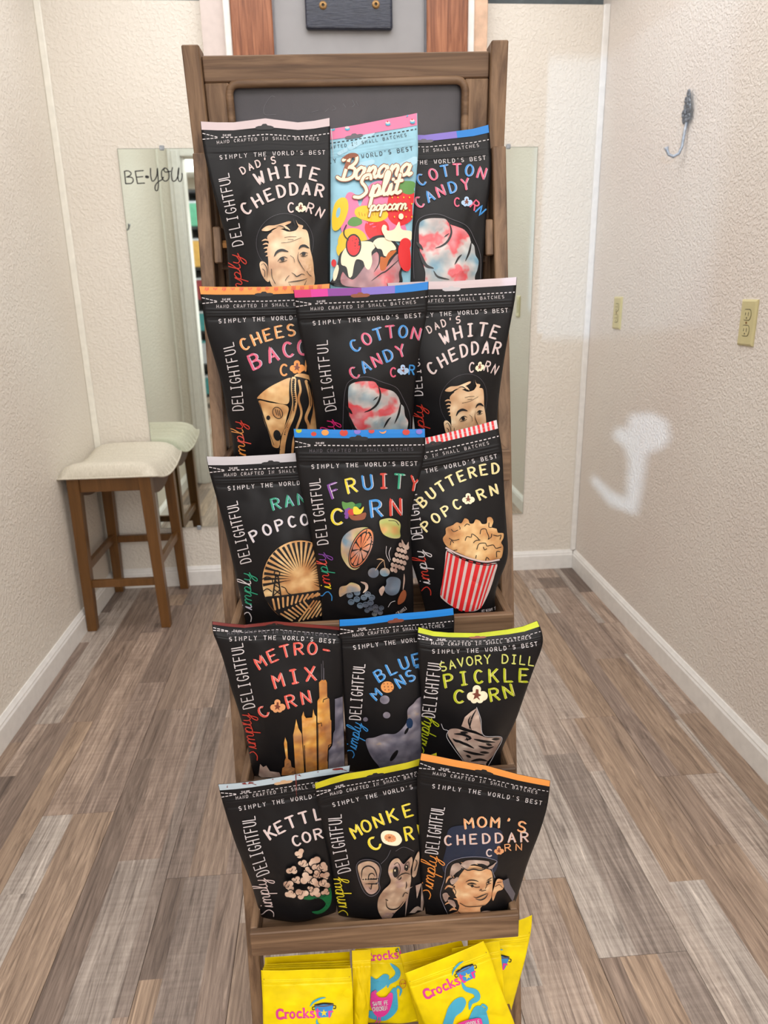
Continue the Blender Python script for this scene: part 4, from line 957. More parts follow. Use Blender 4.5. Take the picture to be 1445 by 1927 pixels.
pD.fill(WL, 'window_gold', [(545, 1092), (640, 1108), (798, 1140), (790, 1240), (765, 1340), (735, 1420), (725, 1500), (668, 1490), (640, 1400), (600, 1290), (565, 1170)])
pD.fill(WL, 'window_gold', [(852, 885), (985, 868), (1005, 940), (1030, 1140), (1060, 1270), (1050, 1540), (900, 1540), (850, 1400), (870, 1200)])
pD.layer = 26
pD.fill(TP, BK, [(835, 885), (960, 900), (1000, 940), (1022, 1150), (1000, 1280), (985, 1420), (1000, 1560), (730, 1560), (755, 1420), (800, 1300), (820, 1160), (812, 1000)])
for q, w in (([(852, 900), (850, 1000), (862, 1110), (835, 1230), (790, 1340), (762, 1450), (750, 1560)], 44), ([(898, 915), (912, 1000), (895, 1080), (920, 1200), (880, 1330), (850, 1450), (840, 1560)], 20), ([(960, 920), (985, 1010), (1000, 1120), (960, 1240), (985, 1330), (960, 1560)], 26)):
    pD.stroke(WL, 'window_gold', w, q)
pD.layer = 34
for q, w in (([(842, 900), (838, 1000), (850, 1110), (820, 1230), (775, 1340)], 4), ([(975, 930), (995, 1050), (1000, 1140)], 5), ([(530, 1068), (570, 1180), (640, 1400), (670, 1500), (735, 1520)], 6), ([(555, 1110), (600, 1260), (650, 1400), (680, 1480)], 4)): pD.stroke(TP, BK, w, q)
pD.ellipse(TP, BK, (630, 1241), 17, 20); pD.ellipse(TP, BK, (712, 1198), 40, 52, -30, w=6); pD.ellipse(TP, BK, (708, 1395), 32, 48, -12)
for k in range(3): pD.stroke(TP, BK, 5, [(690+k*18, 1165+k*6), (705+k*16, 1215+k*8)])
pD.commit(eD)

# --- cotton candy (second tier)
Ee, eE = tier('popcorn_pouch', 'black cotton candy pouch in the middle of the second tier', 4,
    [(552, 546), (560, 609), (577, 687), (589, 743), (595, 800), (600, 860)], [(806.5, 530), (804, 591), (790, 654), (781, 728), (776, 800), (774, 860)], .140, .046, .032, seed=15, top=[1, 3, 3])
pE = Print(Ee, 550, 520, 3.36); header(pE, Ee, None, bandfade=['ink_hot', 'ink_magenta', 'ink_violet', 'ink_violet', 'ink_lavender', 'ink_lavender', 'ink_vivid', 'ink_vivid'], hole='ink_choc')
pE.layer = 8
text(pE, TW, None, 'COTTON', [(395, 440), (580, 358), (780, 362)], 74, 12, hi='ink_lilac', cols=['ink_blue', 'ink_pink', 'ink_blue', 'ink_pink', 'ink_blue', 'ink_pink'], wide=.64)
text(pE, TW, None, 'CANDY', [(390, 612), (530, 532), (683, 472)], 72, 12, hi='ink_lilac', cols=['ink_pink', 'ink_blue', 'ink_pink', 'ink_blue', 'ink_pink'], wide=.64)
text(pE, TW, 'ink_pink', 'C', [(637, 607), (638, 607)], 56, 10, wide=.6); text(pE, TW, None, 'RN', [(755, 592), (785, 596), (812, 602)], 56, 10, cols=['ink_blue', 'ink_pink'], wide=.55)
corn_pop(pE, (698, 592), 31, 'ink_ice')
side_words(pE, [(622, 768), (613, 710), (606, 645)], [(640, 880), (628, 790)], 20, sm='ink_hot'); pE.commit(eE)
pE2 = Print(C, 600, 200, 4.25); cotton_cloud(pE2); pE2.commit(eE, Ee)

# --- white cheddar (second tier)
F_, eF = tier('popcorn_pouch', "black white cheddar pouch with a man's face, right end of the second tier", 4,
    [(728, 533), (738, 590), (750, 640), (764, 700), (774, 760), (780, 800)], [(972.6, 521.5), (971, 553), (963.7, 591), (952, 654), (943, 713), (937, 758), (936, 797)], .112, .034, .032, seed=16, top=[0, 2, 1])
pF = Print(F_, 0, 0, 1); header(pF, F_, 'ink_bandpink', hole='ink_bandgrey'); side_words(pF, [(786, 740), (780, 680), (768, 620)], [(803, 862), (795, 762)], 18); pF.commit(eF)
pF2 = Print(A, 370, 200, 4.817); art_dad(pF2); pF2.commit(eF, F_)

# --- ranch
Gg, eG = tier('popcorn_pouch', 'black ranch popcorn pouch with a sun-and-field picture, third tier left', 3,
    [(388, 859), (393, 888), (405.5, 929), (422.5, 993), (437.5, 1057), (450, 1110), (460, 1160), (463, 1176)], [(632, 846), (630, 920), (624, 1000), (618, 1080), (616, 1170)], .112, .034, .032, seed=17, top=[3, 3, 2])
pG = Print(Gg, 380, 780, 4.7); header(pG, Gg, 'ink_bandgrey', v0=.05); side_words(pG, [(462, 1055), (449, 1000), (437, 948)], [(474, 1168), (472, 1078)], 20, cols=['ink_white', 'ink_lilac', 'ink_green', 'ink_green', 'ink_white', 'ink_green'])
pG.layer = 8
text(pG, TW, 'ink_green', 'RANCH', [(650, 790), (880, 745), (1115, 735)], 96, 17, hi='ink_ice', wide=.66)
text(pG, TW, 'ink_white', 'POPCORN', [(462, 1072), (795, 948), (1125, 930)], 92, 16, hi='ink_lilac', wide=.66)
pG.layer = 20
pG.ellipse(WL, 'window_gold', (870, 1474), 335, 362, n=36)
pG.layer = 24
for k in range(36):
    an = math.radians(170+k*8.6); c0 = (885, 1445); r0, r1 = 92+(k % 2)*14, 420
    p1 = (c0[0]+r0*math.cos(an), c0[1]+r0*math.sin(an)); tx, ty = c0[0]+r1*math.cos(an), c0[1]+r1*math.sin(an)
    for s_ in range(20):
        if ((tx-870)/333)**2+((ty-1474)/360)**2 < 1: break
        r1 -= 14; tx, ty = c0[0]+r1*math.cos(an), c0[1]+r1*math.sin(an)
    ww = 13; nx_, ny_ = -math.sin(an)*ww, math.cos(an)*ww
    if r1 > r0+20 and ty < 1590: pG.fill(TP, BK, [p1, (tx+nx_, ty+ny_), (tx-nx_, ty-ny_)], smooth=False)
pG.fill(TP, BK, [(560, 1610), (700, 1595), (900, 1570), (1200, 1530), (1195, 1600), (1130, 1720), (1000, 1810), (870, 1838), (740, 1808), (640, 1730), (580, 1650)], smooth=True)
for k in range(12): pG.stroke(WL, 'window_gold', 17, [(630+k*44, 1628-k*6), (650+k*36, 1720-k*12)], smooth=False)
for k in range(7): pG.stroke(WL, 'window_gold', 15, [(700+k*34, 1755-k*18), (800+k*26, 1815-k*18)], smooth=False)
for k in range(7): pG.stroke(WL, 'window_gold', 14, [(860+k*38, 1818-k*10), (990+k*26, 1640+k*2)], smooth=False)
pG.layer = 60
for q, w in (([(630, 1600), (655, 1420)], 13), ([(700, 1600), (675, 1420)], 13), ([(640, 1540), (690, 1580)], 9), ([(692, 1530), (645, 1500)], 9), ([(650, 1460), (685, 1500)], 9), ([(630, 1600), (690, 1545)], 9), ([(705, 1515), (740, 1530), (760, 1570), (800, 1590)], 8), ([(540, 1450), (575, 1430), (620, 1445), (630, 1490)], 9), ([(540, 1560), (580, 1535), (620, 1560)], 9)): pG.stroke(TP, BK, w, q)
pG.ellipse(TP, BK, (666, 1400), 24, 26, w=10)
pG.commit(eG)

# --- fruity
Hh, eH = tier('popcorn_pouch', 'black fruity pouch with a bright blue fruit-print top band, third tier centre', 3,
    [(551.7, 807), (555, 850), (563, 908), (582, 993), (595, 1057), (603, 1120), (607, 1174)], [(800, 807), (801, 844), (795, 876), (776, 950), (771, 985), (774, 1035), (778, 1099), (778, 1150)], .140, .046, .032, seed=18, top=[1, 2, 1])
pH = Print(Hh, 550, 780, 4.7); header(pH, Hh, 'ink_vivid', quiet=True); side_words(pH, [(607, 1020), (599, 960), (592, 905)], [(626, 1128), (612, 1040)], 20, cols=['ink_blue', 'ink_yellow', 'ink_red', 'ink_green', 'ink_coral', 'ink_purple'])
pH.layer = 6
flat_fb = fb = [('ink_lime', 58, 142, 26), ('ink_red', 190, 172, 24), ('ink_orange', 290, 160, 32), ('ink_purple', 378, 140, 24), ('ink_red', 455, 162, 36), ('ink_lavender', 575, 150, 30), ('ink_red', 700, 146, 26), ('ink_orange', 800, 145, 30), ('ink_purple', 932, 130, 24), ('ink_red', 1005, 156, 32), ('ink_lavender', 1120, 152, 28)]
for m_, x, y, r in fb: pH.ellipse('top_band', m_, (x, y), r, r*.8); pH.ellipse('top_band', 'ink_leaf', (x+8, y-r*.75), 9, 5, n=8)
pH.layer = 9
text(pH, TW, None, 'FRUITY', [(370, 672), (735, 592), (1078, 610)], 122, 19, hi='ink_white', cols=['ink_purple', 'ink_yellow', 'ink_blue', 'ink_red', 'ink_green', 'ink_red'], wide=.62)
text(pH, TW, 'ink_yellow', 'C', [(395, 903), (396, 903)], 132, 22, hi='ink_white', wide=.75); text(pH, TW, None, 'RN', [(738, 830), (825, 822), (912, 818)], 142, 22, hi='ink_white', cols=['ink_blue', 'ink_red'], wide=.62)
pH.fill(TW, 'ink_leaf', [(440, 770), (480, 780), (530, 772), (560, 800), (550, 840), (490, 850), (450, 830)]); pH.fill(TW, 'ink_dgreen', [(550, 800), (580, 785), (610, 785), (600, 820), (560, 830)])
for k, (x, y) in enumerate(((480, 850), (500, 840), (475, 875), (495, 880), (480, 905), (515, 860))): pH.ellipse(TW, 'ink_purple', (x, y), 17, 17, n=12)
pH.ellipse(TW, 'ink_red', (525, 862), 34, 28); pH.fill(TW, 'ink_yellow', [(540, 820), (570, 815), (600, 840), (630, 812), (625, 850), (600, 878), (545, 880)])
pH.fill(TW, 'ink_choc', [(495, 885), (560, 892), (648, 865), (640, 920), (580, 935), (525, 928)])
pH.layer = 20
pH.fill(WL, 'window_fruit', [(430, 1160), (450, 1080), (520, 1020), (600, 998), (670, 1000), (718, 1040), (715, 1130), (680, 1230), (620, 1320), (560, 1370), (500, 1350), (440, 1260)])
pH.layer = 24
pH.ellipse(TP, BK, (610, 1180), 92, 192, 24); pH.ellipse(WL, 'window_orange', (610, 1180), 84, 182, 24); pH.ellipse(TP, BK, (607, 1185), 76, 168, 24); 
for k in range(11):
    a0 = math.radians(k*32.7+4); a1 = math.radians(k*32.7+28); am = (a0+a1)/2; cr, sr = math.cos(math.radians(24)), math.sin(math.radians(24))
    f = lambda a, r: (605+r*(70*math.cos(a)*cr-158*math.sin(a)*sr), 1188+r*(70*math.cos(a)*sr+158*math.sin(a)*cr))
    pH.fill(WL, 'window_orange', [f(am, .10), f(a0, .55), f(a0, .93), f(am, .98), f(a1, .93), f(a1, .55)])
pH.layer = 50
pH.fill(WL, 'window_fruit', [(770, 940), (810, 920), (870, 915), (930, 935), (955, 970), (950, 1030), (950, 1085), (880, 1090), (810, 1060), (780, 1010)]); pH.stroke(TP, BK, 6, [(850, 935), (910, 940), (940, 975)])
for r_, row_ in enumerate(((985, 1150, 3), (965, 1190, 3), (950, 1235, 4), (930, 1280, 4), (915, 1325, 4), (910, 1365, 2))):
    for k in range(row_[2]): pH.ellipse(WL, 'window_dill', (row_[0]-30+k*30, row_[1]+k*9), 16, 21, -18, n=12)
pH.fill(WL, 'window_dill', [(965, 1100), (985, 1130), (1000, 1160), (1025, 1120), (1020, 1190), (975, 1170)])
pH.ellipse(WL, 'window_grape', (716, 1394), 48, 44); pH.ellipse(WL, 'window_fruit', (816, 1388), 44, 38); pH.stroke(TP, 'ink_tan', 5, [(735, 1370), (775, 1310), (808, 1282)]); pH.stroke(TP, 'ink_tan', 5, [(820, 1352), (812, 1310), (808, 1282)]); pH.stroke(TP, 'ink_tan', 12, [(745, 1275), (780, 1272), (810, 1285)], taper=True)
pH.stroke(TP, 'ink_white', 4, [(858, 1295), (828, 1230), (830, 1160)]); pH.stroke(TP, 'ink_white', 4, [(865, 1280), (852, 1220), (870, 1170)])
for k, (x, y) in enumerate(((508, 1590), (572, 1568), (520, 1650), (570, 1625), (632, 1610), (702, 1610), (600, 1680), (648, 1672), (690, 1655), (665, 1580), (660, 1722), (694, 1705), (735, 1690), (785, 1700), (775, 1740), (725, 1752), (735, 1720))): pH.ellipse(WL, 'window_grape', (x, y), 29 if k < 10 else 24, 26 if k < 10 else 21, n=14); pH.stroke(TP, BK, 5, [(x-14, y-8), (x, y-14), (x+14, y-6)])
pH.fill(WL, 'window_fruit', [(420, 1520), (480, 1500), (520, 1475), (590, 1500), (600, 1550), (540, 1560), (480, 1570), (420, 1600)]); pH.stroke(WL, 'window_dill', 26, [(605, 1470), (650, 1490), (655, 1530), (625, 1565)], taper=True)
pH.fill(WL, 'window_grape', [(830, 1450), (870, 1425), (930, 1435), (955, 1470), (935, 1560), (880, 1590), (830, 1570), (810, 1530), (830, 1490)]); pH.fill(WL, 'window_dill', [(765, 1540), (800, 1505), (815, 1530), (790, 1590), (775, 1580)])
pH.fill(TP, 'ink_choc', [(990, 1540), (1005, 1580), (985, 1640), (935, 1670), (930, 1630), (960, 1560)]); pH.stroke(WL, 'window_dill', 14, [(985, 1400), (985, 1460), (975, 1540)], taper=True); pH.stroke(TP, 'ink_white', 4, [(845, 1690), (870, 1650), (905, 1638)])
text(pH, 'weight_text', 'ink_white', '(85 GRAMS)', [(860, 1790), (930, 1745), (1000, 1700)], 26, 3.5, wide=.45)
pH.commit(eH)

# --- buttered popcorn
Ii, eI = tier('popcorn_pouch', 'black buttered popcorn pouch with a red and white striped top band, third tier right', 3,
    [(692, 842), (706, 900), (730, 960), (760, 1020), (782, 1080), (800, 1145)], [(935, 790), (940, 821), (945, 843), (947.5, 905), (952.7, 988), (958, 1050), (964, 1110), (957, 1142)], .114, .034, .032, seed=19, top=[3, 5, 3])
pI = Print(Ii, 770, 780, 4.817); header(pI, Ii, 'ink_white'); side_words(pI, [(785, 1010), (778, 960), (770, 900)], [(812, 1118), (798, 1035)], 20, cols=['ink_red', 'ink_white', 'ink_red', 'ink_white', 'ink_red', 'ink_white'])
pI.layer = 3
for k in range(27):
    u0, u1 = .01+k/27*.98, .01+(k+.5)/27*.98; q = to_px(Ii.front(np.array([u0, u1, u1, u0]), np.array([-.003, -.003, .043, .043]))); pI.put('top_band', 'ink_strawb', q, [(0, 1, 2, 3)], 4)
pI.layer = 9
text(pI, TW, 'ink_butter', 'BUTTERED', [(112, 792), (420, 578), (778, 487)], 90, 16, hi='ink_cream', wide=.62)
text(pI, TW, 'ink_butter', 'POPC', [(150, 1012), (282, 905), (428, 815)], 86, 15, hi='ink_cream', wide=.66); text(pI, TW, 'ink_butter', 'RN', [(648, 722), (705, 700), (762, 683)], 90, 16, hi='ink_cream', wide=.64)
corn_pop(pI, (532, 764), 48)
pI.layer = 20
blob = [(330, 1030), (370, 1010), (395, 1000), (430, 975), (470, 985), (500, 940), (535, 955), (545, 985), (580, 985), (600, 950), (640, 965), (655, 990), (700, 985), (705, 935), (740, 930), (760, 970), (745, 1020), (790, 1035), (800, 1070), (850, 1075), (850, 1120), (830, 1160), (850, 1200), (835, 1290), (800, 1310), (700, 1335), (560, 1300), (440, 1250), (360, 1210), (320, 1170), (303, 1120), (330, 1080)]
pI.fill(WL, 'window_gold', blob)
for q in ([(380, 1040), (400, 1060), (430, 1050), (460, 1035), (450, 1010)], [(360, 1120), (400, 1140), (450, 1130)], [(370, 1180), (380, 1140), (400, 1160)], [(500, 1010), (520, 990), (545, 1000)], [(505, 1140), (520, 1105), (560, 1110), (565, 1080), (600, 1100), (630, 1130)], [(640, 1080), (650, 1040), (690, 1035), (700, 1060), (720, 1110), (710, 1130), (740, 1110), (745, 1080)], [(610, 1220), (630, 1170), (690, 1165), (700, 1190), (760, 1180), (780, 1210), (830, 1200)], [(670, 1200), (680, 1225), (700, 1215)], [(720, 980), (720, 1020), (750, 1020)], [(760, 1090), (800, 1100), (830, 1090), (820, 1130)], [(790, 1290), (790, 1240), (820, 1240)], [(400, 1230), (430, 1225)], [(600, 1300), (605, 1275)], [(690, 1320), (700, 1290), (720, 1310)], [(580, 1160), (600, 1140), (640, 1135)]): pI.stroke(TP, BK, 7, q)
pI.layer = 40
pI.fill(TP, 'ink_pinkwhite', [(340, 1225), (440, 1290), (560, 1335), (680, 1355), (790, 1345), (770, 1450), (740, 1550), (700, 1650), (650, 1740), (590, 1778), (500, 1775), (390, 1735), (310, 1680), (278, 1630), (300, 1500), (320, 1350)])
tp = lambda t: (340+t*447, 1240+t*112+70*math.sin(t*math.pi)*.35); bt_ = lambda t: (278+t*375, 1630+t*115+90*math.sin(t*math.pi))
for k in range(9):
    t0, t1 = [(0, .03), (.07, .12), (.17, .25), (.30, .38), (.44, .53), (.59, .68), (.74, .81), (.86, .91), (.95, .985)][k]
    pI.fill(TP, 'ink_strawb', [tp(t0), tp(t1), bt_(t1), bt_(t0)], smooth=False)
pI.stroke(TP, BK, 8, [(325, 1195), (440, 1275), (560, 1320), (690, 1345), (800, 1325)]); pI.stroke(TP, 'ink_pinkwhite', 15, [(330, 1205), (440, 1262), (560, 1305), (690, 1330), (810, 1312)]); pI.stroke(TP, BK, 7, [(340, 1235), (440, 1290), (560, 1338), (690, 1360), (795, 1348)])
text(pI, 'weight_text', 'ink_white', 'OZ (85 GRAMS)', [(790, 1750), (840, 1700), (890, 1645)], 44, 4.5, wide=.3); text(pI, 'weight_text', 'ink_white', 'NET WEIGHT 3', [(655, 1775), (710, 1768), (770, 1752)], 20, 3, wide=.4)
pI.commit(eI)

# --- metro mix
Jj, eJ = tier('popcorn_pouch', 'black metro-mix pouch with a gold skyline and dark red edge, fourth tier left', 2,
    [(393, 1178), (402, 1193), (419, 1237), (434.6, 1295), (448, 1334), (461.7, 1382), (473, 1442), (478, 1470)], [(639, 1189), (642, 1210), (644, 1260), (646, 1334), (648, 1400), (649, 1450)], .118, .036, .032, seed=20, top=[4, -6, -3], lift=.022, vm=([0, .2, .34, 1], [0, .085, .26, 1]))
Jj.ziph = .0004
pJ = Print(Jj, 390, 1140, 5.161); header(pJ, Jj, 'ink_maroon', quiet=True, v0=.03); side_words(pJ, [(468, 1328), (456, 1270), (446, 1215)], [(486, 1428), (470, 1342)], 22, sm='ink_red')
pJ.layer = 9
text(pJ, TW, 'ink_coral', 'METRO-', [(512, 548), (820, 425), (1155, 428)], 112, 19, hi='ink_pinkwhite', wide=.68)
text(pJ, TW, 'ink_coral', 'MIX', [(685, 725), (840, 685), (1000, 658)], 128, 21, hi='ink_pinkwhite', wide=.68)
text(pJ, TW, 'ink_coral', 'C', [(542, 1030), (543, 1029)], 105, 20, hi='ink_pinkwhite', wide=.7); text(pJ, TW, 'ink_coral', 'RN', [(808, 925), (880, 905), (955, 888)], 118, 20, hi='ink_pinkwhite', wide=.66)
corn_pop(pJ, (682, 972), 62, 'ink_peach', 'ink_brown')
pJ.layer = 20
for poly in ([(1085, 740), (1110, 715), (1150, 715), (1162, 740), (1165, 880), (1185, 900), (1195, 1100), (1205, 1110), (1205, 1340), (1170, 1390), (1170, 1640), (1075, 1640), (1070, 1140), (1070, 920), (1090, 890)],
             [(918, 1070), (935, 1020), (945, 1065), (960, 1085), (1020, 1080), (1030, 1000), (1042, 1050), (1058, 1070), (1066, 1640), (955, 1640), (925, 1240)],
             [(835, 1250), (848, 1190), (865, 1095), (885, 1180), (918, 1240), (945, 1640), (858, 1640), (845, 1400)],
             [(745, 1330), (758, 1270), (775, 1320), (785, 1480), (810, 1500), (820, 1560), (850, 1570), (852, 1640), (722, 1640), (730, 1570), (752, 1555), (752, 1500), (765, 1470)]):
    pJ.fill(WL, 'window_metro', poly, smooth=False)
pJ.fill(WL, 'window_moon', [(1240, 900), (1320, 875), (1335, 1640), (1175, 1640), (1180, 1400), (1215, 1350), (1225, 1230), (1240, 1200)], smooth=False)
pJ.fill(WL, 'window_dill', [(515, 1530), (545, 1560), (575, 1545), (610, 1600), (700, 1612), (720, 1660), (530, 1660), (500, 1640)], smooth=False)
for q in ([(1108, 560), (1112, 720)], [(1124, 530), (1128, 720)], [(1134, 600), (1134, 720)]): pJ.stroke(TP, 'ink_grey', 4, q, smooth=False)
for q in ([(945, 1350), (955, 1640)], [(1075, 1130), (1080, 1640)], [(1125, 930), (1130, 905), (1170, 890)], [(1080, 1140), (1110, 1130), (1112, 1160)], [(1170, 1500), (1178, 1350), (1205, 1335)]): pJ.stroke(TP, BK, 7, q, smooth=False)
pJ.commit(eJ)

# --- blue monster
Kk, eK = tier('popcorn_pouch', 'black pouch with a bright blue band and printed cookie, fourth tier middle', 2,
    [(638, 1166), (639, 1195), (643, 1272), (645.6, 1312), (651, 1385), (655, 1445)], [(853, 1144), (856, 1167), (850, 1240), (836, 1320), (822, 1400), (816, 1450)], .120, .034, .028, seed=21, top=[2, 0, 1])
pK = Print(Kk, 630, 1130, 3.524); header(pK, Kk, 'ink_vivid', hole='ink_brown'); side_words(pK, [(668, 1350), (672, 1300), (676, 1252)], [(666, 1425), (682, 1362)], 21, sm='ink_blue')
pK.layer = 9
text(pK, TW, 'ink_blue', 'BLUE', [(295, 495), (415, 432), (540, 390)], 74, 13, hi='ink_ice', wide=.66)
text(pK, TW, 'ink_blue', 'M', [(270, 622), (272, 620)], 62, 12, hi='ink_ice', wide=.8); text(pK, TW, 'ink_blue', 'NSTER', [(430, 537), (570, 470), (730, 440)], 72, 13, hi='ink_ice', wide=.62)
pK.ellipse(TW, 'ink_cheese', (348, 572), 43, 38)
for k in range(9): pK.ellipse(TW, 'ink_brown', (325+(k % 3)*24+(k//3)*4, 550+(k//3)*20), 4, 4, n=8)
pK.layer = 20
for x, y, r in ((330, 655, 32), (343, 757, 24), (203, 785, 16)): pK.ellipse(WL, 'window_moon', (x, y), r, r*.9)
pK.fill(WL, 'window_moon', [(205, 920), (260, 905), (330, 882), (400, 880), (450, 840), (480, 790), (482, 720), (520, 680), (560, 640), (640, 640), (660, 900), (600, 1120), (340, 1120), (280, 1080), (230, 1010)])
pK.ellipse(TP, BK, (392, 1025), 14, 44, 35); pK.ellipse(TP, BK, (475, 860), 9, 26, 30); pK.ellipse(TP, 'ink_navy', (495, 810), 22, 34)
pK.commit(eK)

# --- dill pickle
Ll, eL = tier('popcorn_pouch', 'pickle pouch with a lime green top band, fourth tier right', 2,
    [(788, 1184), (784, 1198), (787.5, 1243), (792, 1300), (792, 1357), (793, 1414), (796, 1440)], [(1015, 1172), (1023, 1192), (1023, 1212), (1004.6, 1258), (985, 1314), (970.5, 1357), (951, 1414), (945, 1442)], .142, .046, .032, seed=22, top=[14, 18, 14], lift=.01, vm=([0, .2, .34, 1], [0, .15, .31, 1]))
pL = Print(Ll, 630, 1130, 3.524); header(pL, Ll, 'film_lime', hole='ink_choc'); side_words(pL, [(806, 1345), (812, 1296), (818, 1245)], [(797, 1418), (814, 1352)], 24, sm='ink_lime')
pL.layer = 9
text(pL, TW, 'ink_limepale', 'SAVORY DILL', [(717, 437), (1010, 388), (1305, 402)], 56, 9, wide=.66)
text(pL, TW, 'ink_lime', 'PICKLE', [(752, 530), (1000, 500), (1250, 495)], 84, 14, hi='ink_butter', wide=.64)
text(pL, TW, 'ink_lime', 'C', [(820, 635), (822, 635)], 82, 15, hi='ink_butter', wide=.75); text(pL, TW, 'ink_lime', 'RN', [(1054, 622), (1100, 612), (1146, 600)], 80, 14, hi='ink_butter', wide=.68)
corn_pop(pL, (940, 622), 58)
pL.layer = 20
pL.fill(WL, 'window_dill', [(838, 830), (860, 770), (900, 735), (938, 710), (955, 760), (975, 885), (930, 862), (885, 850)], smooth=False)
pL.stroke(TP, BK, 12, [(935, 722), (905, 780), (890, 850)], taper=True); pL.stroke(TP, BK, 10, [(900, 760), (885, 800), (905, 860)], taper=True)
pL.fill(WL, 'window_dill', [(755, 855), (800, 845), (860, 862), (930, 880), (1010, 905), (1100, 905), (1080, 960), (1050, 1020), (1000, 1080), (1010, 1130), (900, 1110), (830, 1020), (780, 940), (750, 890)])
pL.stroke(TP, 'ink_bandgrey', 4, [(705, 815), (720, 850), (750, 860), (740, 900), (790, 980), (850, 1060)]); pL.stroke(TP, 'ink_bandgrey', 4, [(938, 705), (965, 780), (985, 890), (1105, 905), (1060, 1010), (1010, 1100)])
for q in ([(790, 880), (850, 885), (900, 910), (860, 920)], [(920, 915), (990, 930), (1060, 935)], [(810, 930), (870, 950), (920, 975)], [(950, 960), (1010, 975), (1050, 965)], [(850, 990), (920, 1010), (990, 1020)], [(900, 1060), (960, 1050), (1010, 1060)], [(870, 905), (880, 925)], [(930, 1090), (990, 1085)], [(780, 910), (800, 925), (850, 935)], [(1000, 945), (1040, 955)], [(960, 1000), (1020, 1005)], [(870, 1020), (900, 1035)], [(1040, 915), (1090, 912)], [(830, 868), (880, 872)]): pL.stroke(TP, BK, 17, q, taper=True)
pL.commit(eL)

# --- kettle
Mm, eM = tier('popcorn_pouch', 'black kettle pouch with printed popped kernels, lowest tier left', 1,
    [(410, 1476), (417, 1504), (428, 1541), (443, 1588), (458, 1625), (473, 1663), (486, 1709), (492, 1738)], [(659, 1440), (652, 1500), (645, 1560), (640, 1620), (636, 1680), (632, 1738)], .108, .034, .030, seed=23, top=[4, 3, 1])
pM = Print(Mm, 400, 1420, 5.354); header(pM, Mm, 'ink_bluegrey', hole='ink_tan'); side_words(pM, [(494, 1642), (478, 1590), (468, 1540)], [(517, 1722), (500, 1652)], 24, sm='ink_pinkwhite')
pM.layer = 6
for k, (x, y) in enumerate(((152, 300), (350, 285), (410, 255), (610, 220), (800, 195), (880, 175), (1065, 145), (1260, 140), (1310, 120))):
    if k in (1, 4, 7): pM.ellipse('top_band', 'ink_maroon', (x, y), 55, 11, -6); pM.stroke('top_band', 'ink_maroon', 6, [(x+40, y), (x+90, y+16)])
    else: pM.stroke('top_band', 'ink_maroon', 5, [(x+10, y-22), (x, y+8), (x-4, y+28)]); pM.ellipse('top_band', 'ink_maroon', (x-3, y+24), 7, 5, n=8)
pM.layer = 9
text(pM, TW, 'ink_pinkwhite', 'KETTLE', [(580, 785), (850, 655), (1230, 560)], 112, 19, hi='ink_white', wide=.66)
text(pM, TW, 'ink_pinkwhite', 'CORN', [(842, 865), (1000, 812), (1200, 765)], 100, 17, hi='ink_white', wide=.72)
pM.layer = 18
pM.fill(TP, 'ink_dgreen', [(900, 1440), (960, 1380), (1100, 1400), (1160, 1330), (1190, 1340), (1200, 1440), (1180, 1520), (1120, 1580), (1050, 1600), (1000, 1575), (1080, 1560), (1140, 1500), (1080, 1440), (980, 1455)]); pM.stroke(TP, BK, 5, [(1020, 1440), (1100, 1460), (1150, 1520)]); pM.stroke(TP, BK, 5, [(1050, 1430), (1130, 1420), (1190, 1350)])
for k, (x, y, r) in enumerate(((880, 985, 50), (910, 1095, 48), (1020, 1060, 62), (800, 1150, 52), (965, 1155, 44), (1055, 1130, 50), (1130, 1110, 50), (845, 1245, 46), (950, 1220, 66), (1060, 1180, 44), (1130, 1190, 46), (770, 1295, 58), (1040, 1260, 54), (1130, 1270, 52), (790, 1375, 50), (905, 1360, 66), (1040, 1350, 54), (985, 1310, 30), (1135, 1340, 40))):
    rr = random.Random(k); m_ = 'window_kettle'
    for j in range(3): a = j*2.1+rr.uniform(0, 2); q_ = rr.uniform(.46, .62); pM.ellipse(TP, BK, (x+r*.55*math.cos(a), y+r*.5*math.sin(a)), r*q_+7, r*q_+5, n=14); pM.ellipse(WL, m_, (x+r*.55*math.cos(a), y+r*.5*math.sin(a)), r*q_, r*q_*.92, n=14)
    pM.ellipse(WL, m_, (x, y), r*.6, r*.5, n=12)
    if k % 2: pM.stroke(TP, BK, 6, [(x-r*.5, y+r*.1), (x-r*.1, y+r*.2), (x+r*.1, y-r*.3)])
text(pM, 'weight_text', 'ink_bandgrey', 'NET WT 3 OZ', [(1100, 1725), (1155, 1695), (1215, 1650)], 28, 4, wide=.4)
pM.commit(eM)

# --- monkey
Nn, eN = tier('popcorn_pouch', 'black monkey pouch with an olive yellow top band, middle of the lowest tier', 1,
    [(591.6, 1474), (595, 1498), (604, 1541), (617, 1597), (627, 1653), (634, 1709), (637, 1742)], [(822, 1416), (826, 1470), (826, 1540), (818, 1600), (806, 1660), (798, 1727)], .122, .040, .028, seed=24, top=[-4, 2, 5])
pN = Print(Nn, 580, 1410, 5.354); header(pN, Nn, flat('ink_olive', (196, 186, 26), .45) and 'ink_olive'); side_words(pN, [(647, 1637), (636, 1585), (630, 1536)], [(656, 1724), (640, 1650)], 24, sm='ink_yellow')
pN.layer = 9
text(pN, TW, 'ink_yellow', 'MONKEY', [(475, 825), (770, 690), (1175, 565)], 118, 19, hi='ink_butter', wide=.68)
text(pN, TW, 'ink_yellow', 'C', [(662, 948), (663, 947)], 128, 22, hi='ink_butter', wide=.75); text(pN, TW, 'ink_yellow', 'RN', [(1010, 845), (1080, 830), (1150, 812)], 130, 19, hi='ink_butter', wide=.55)
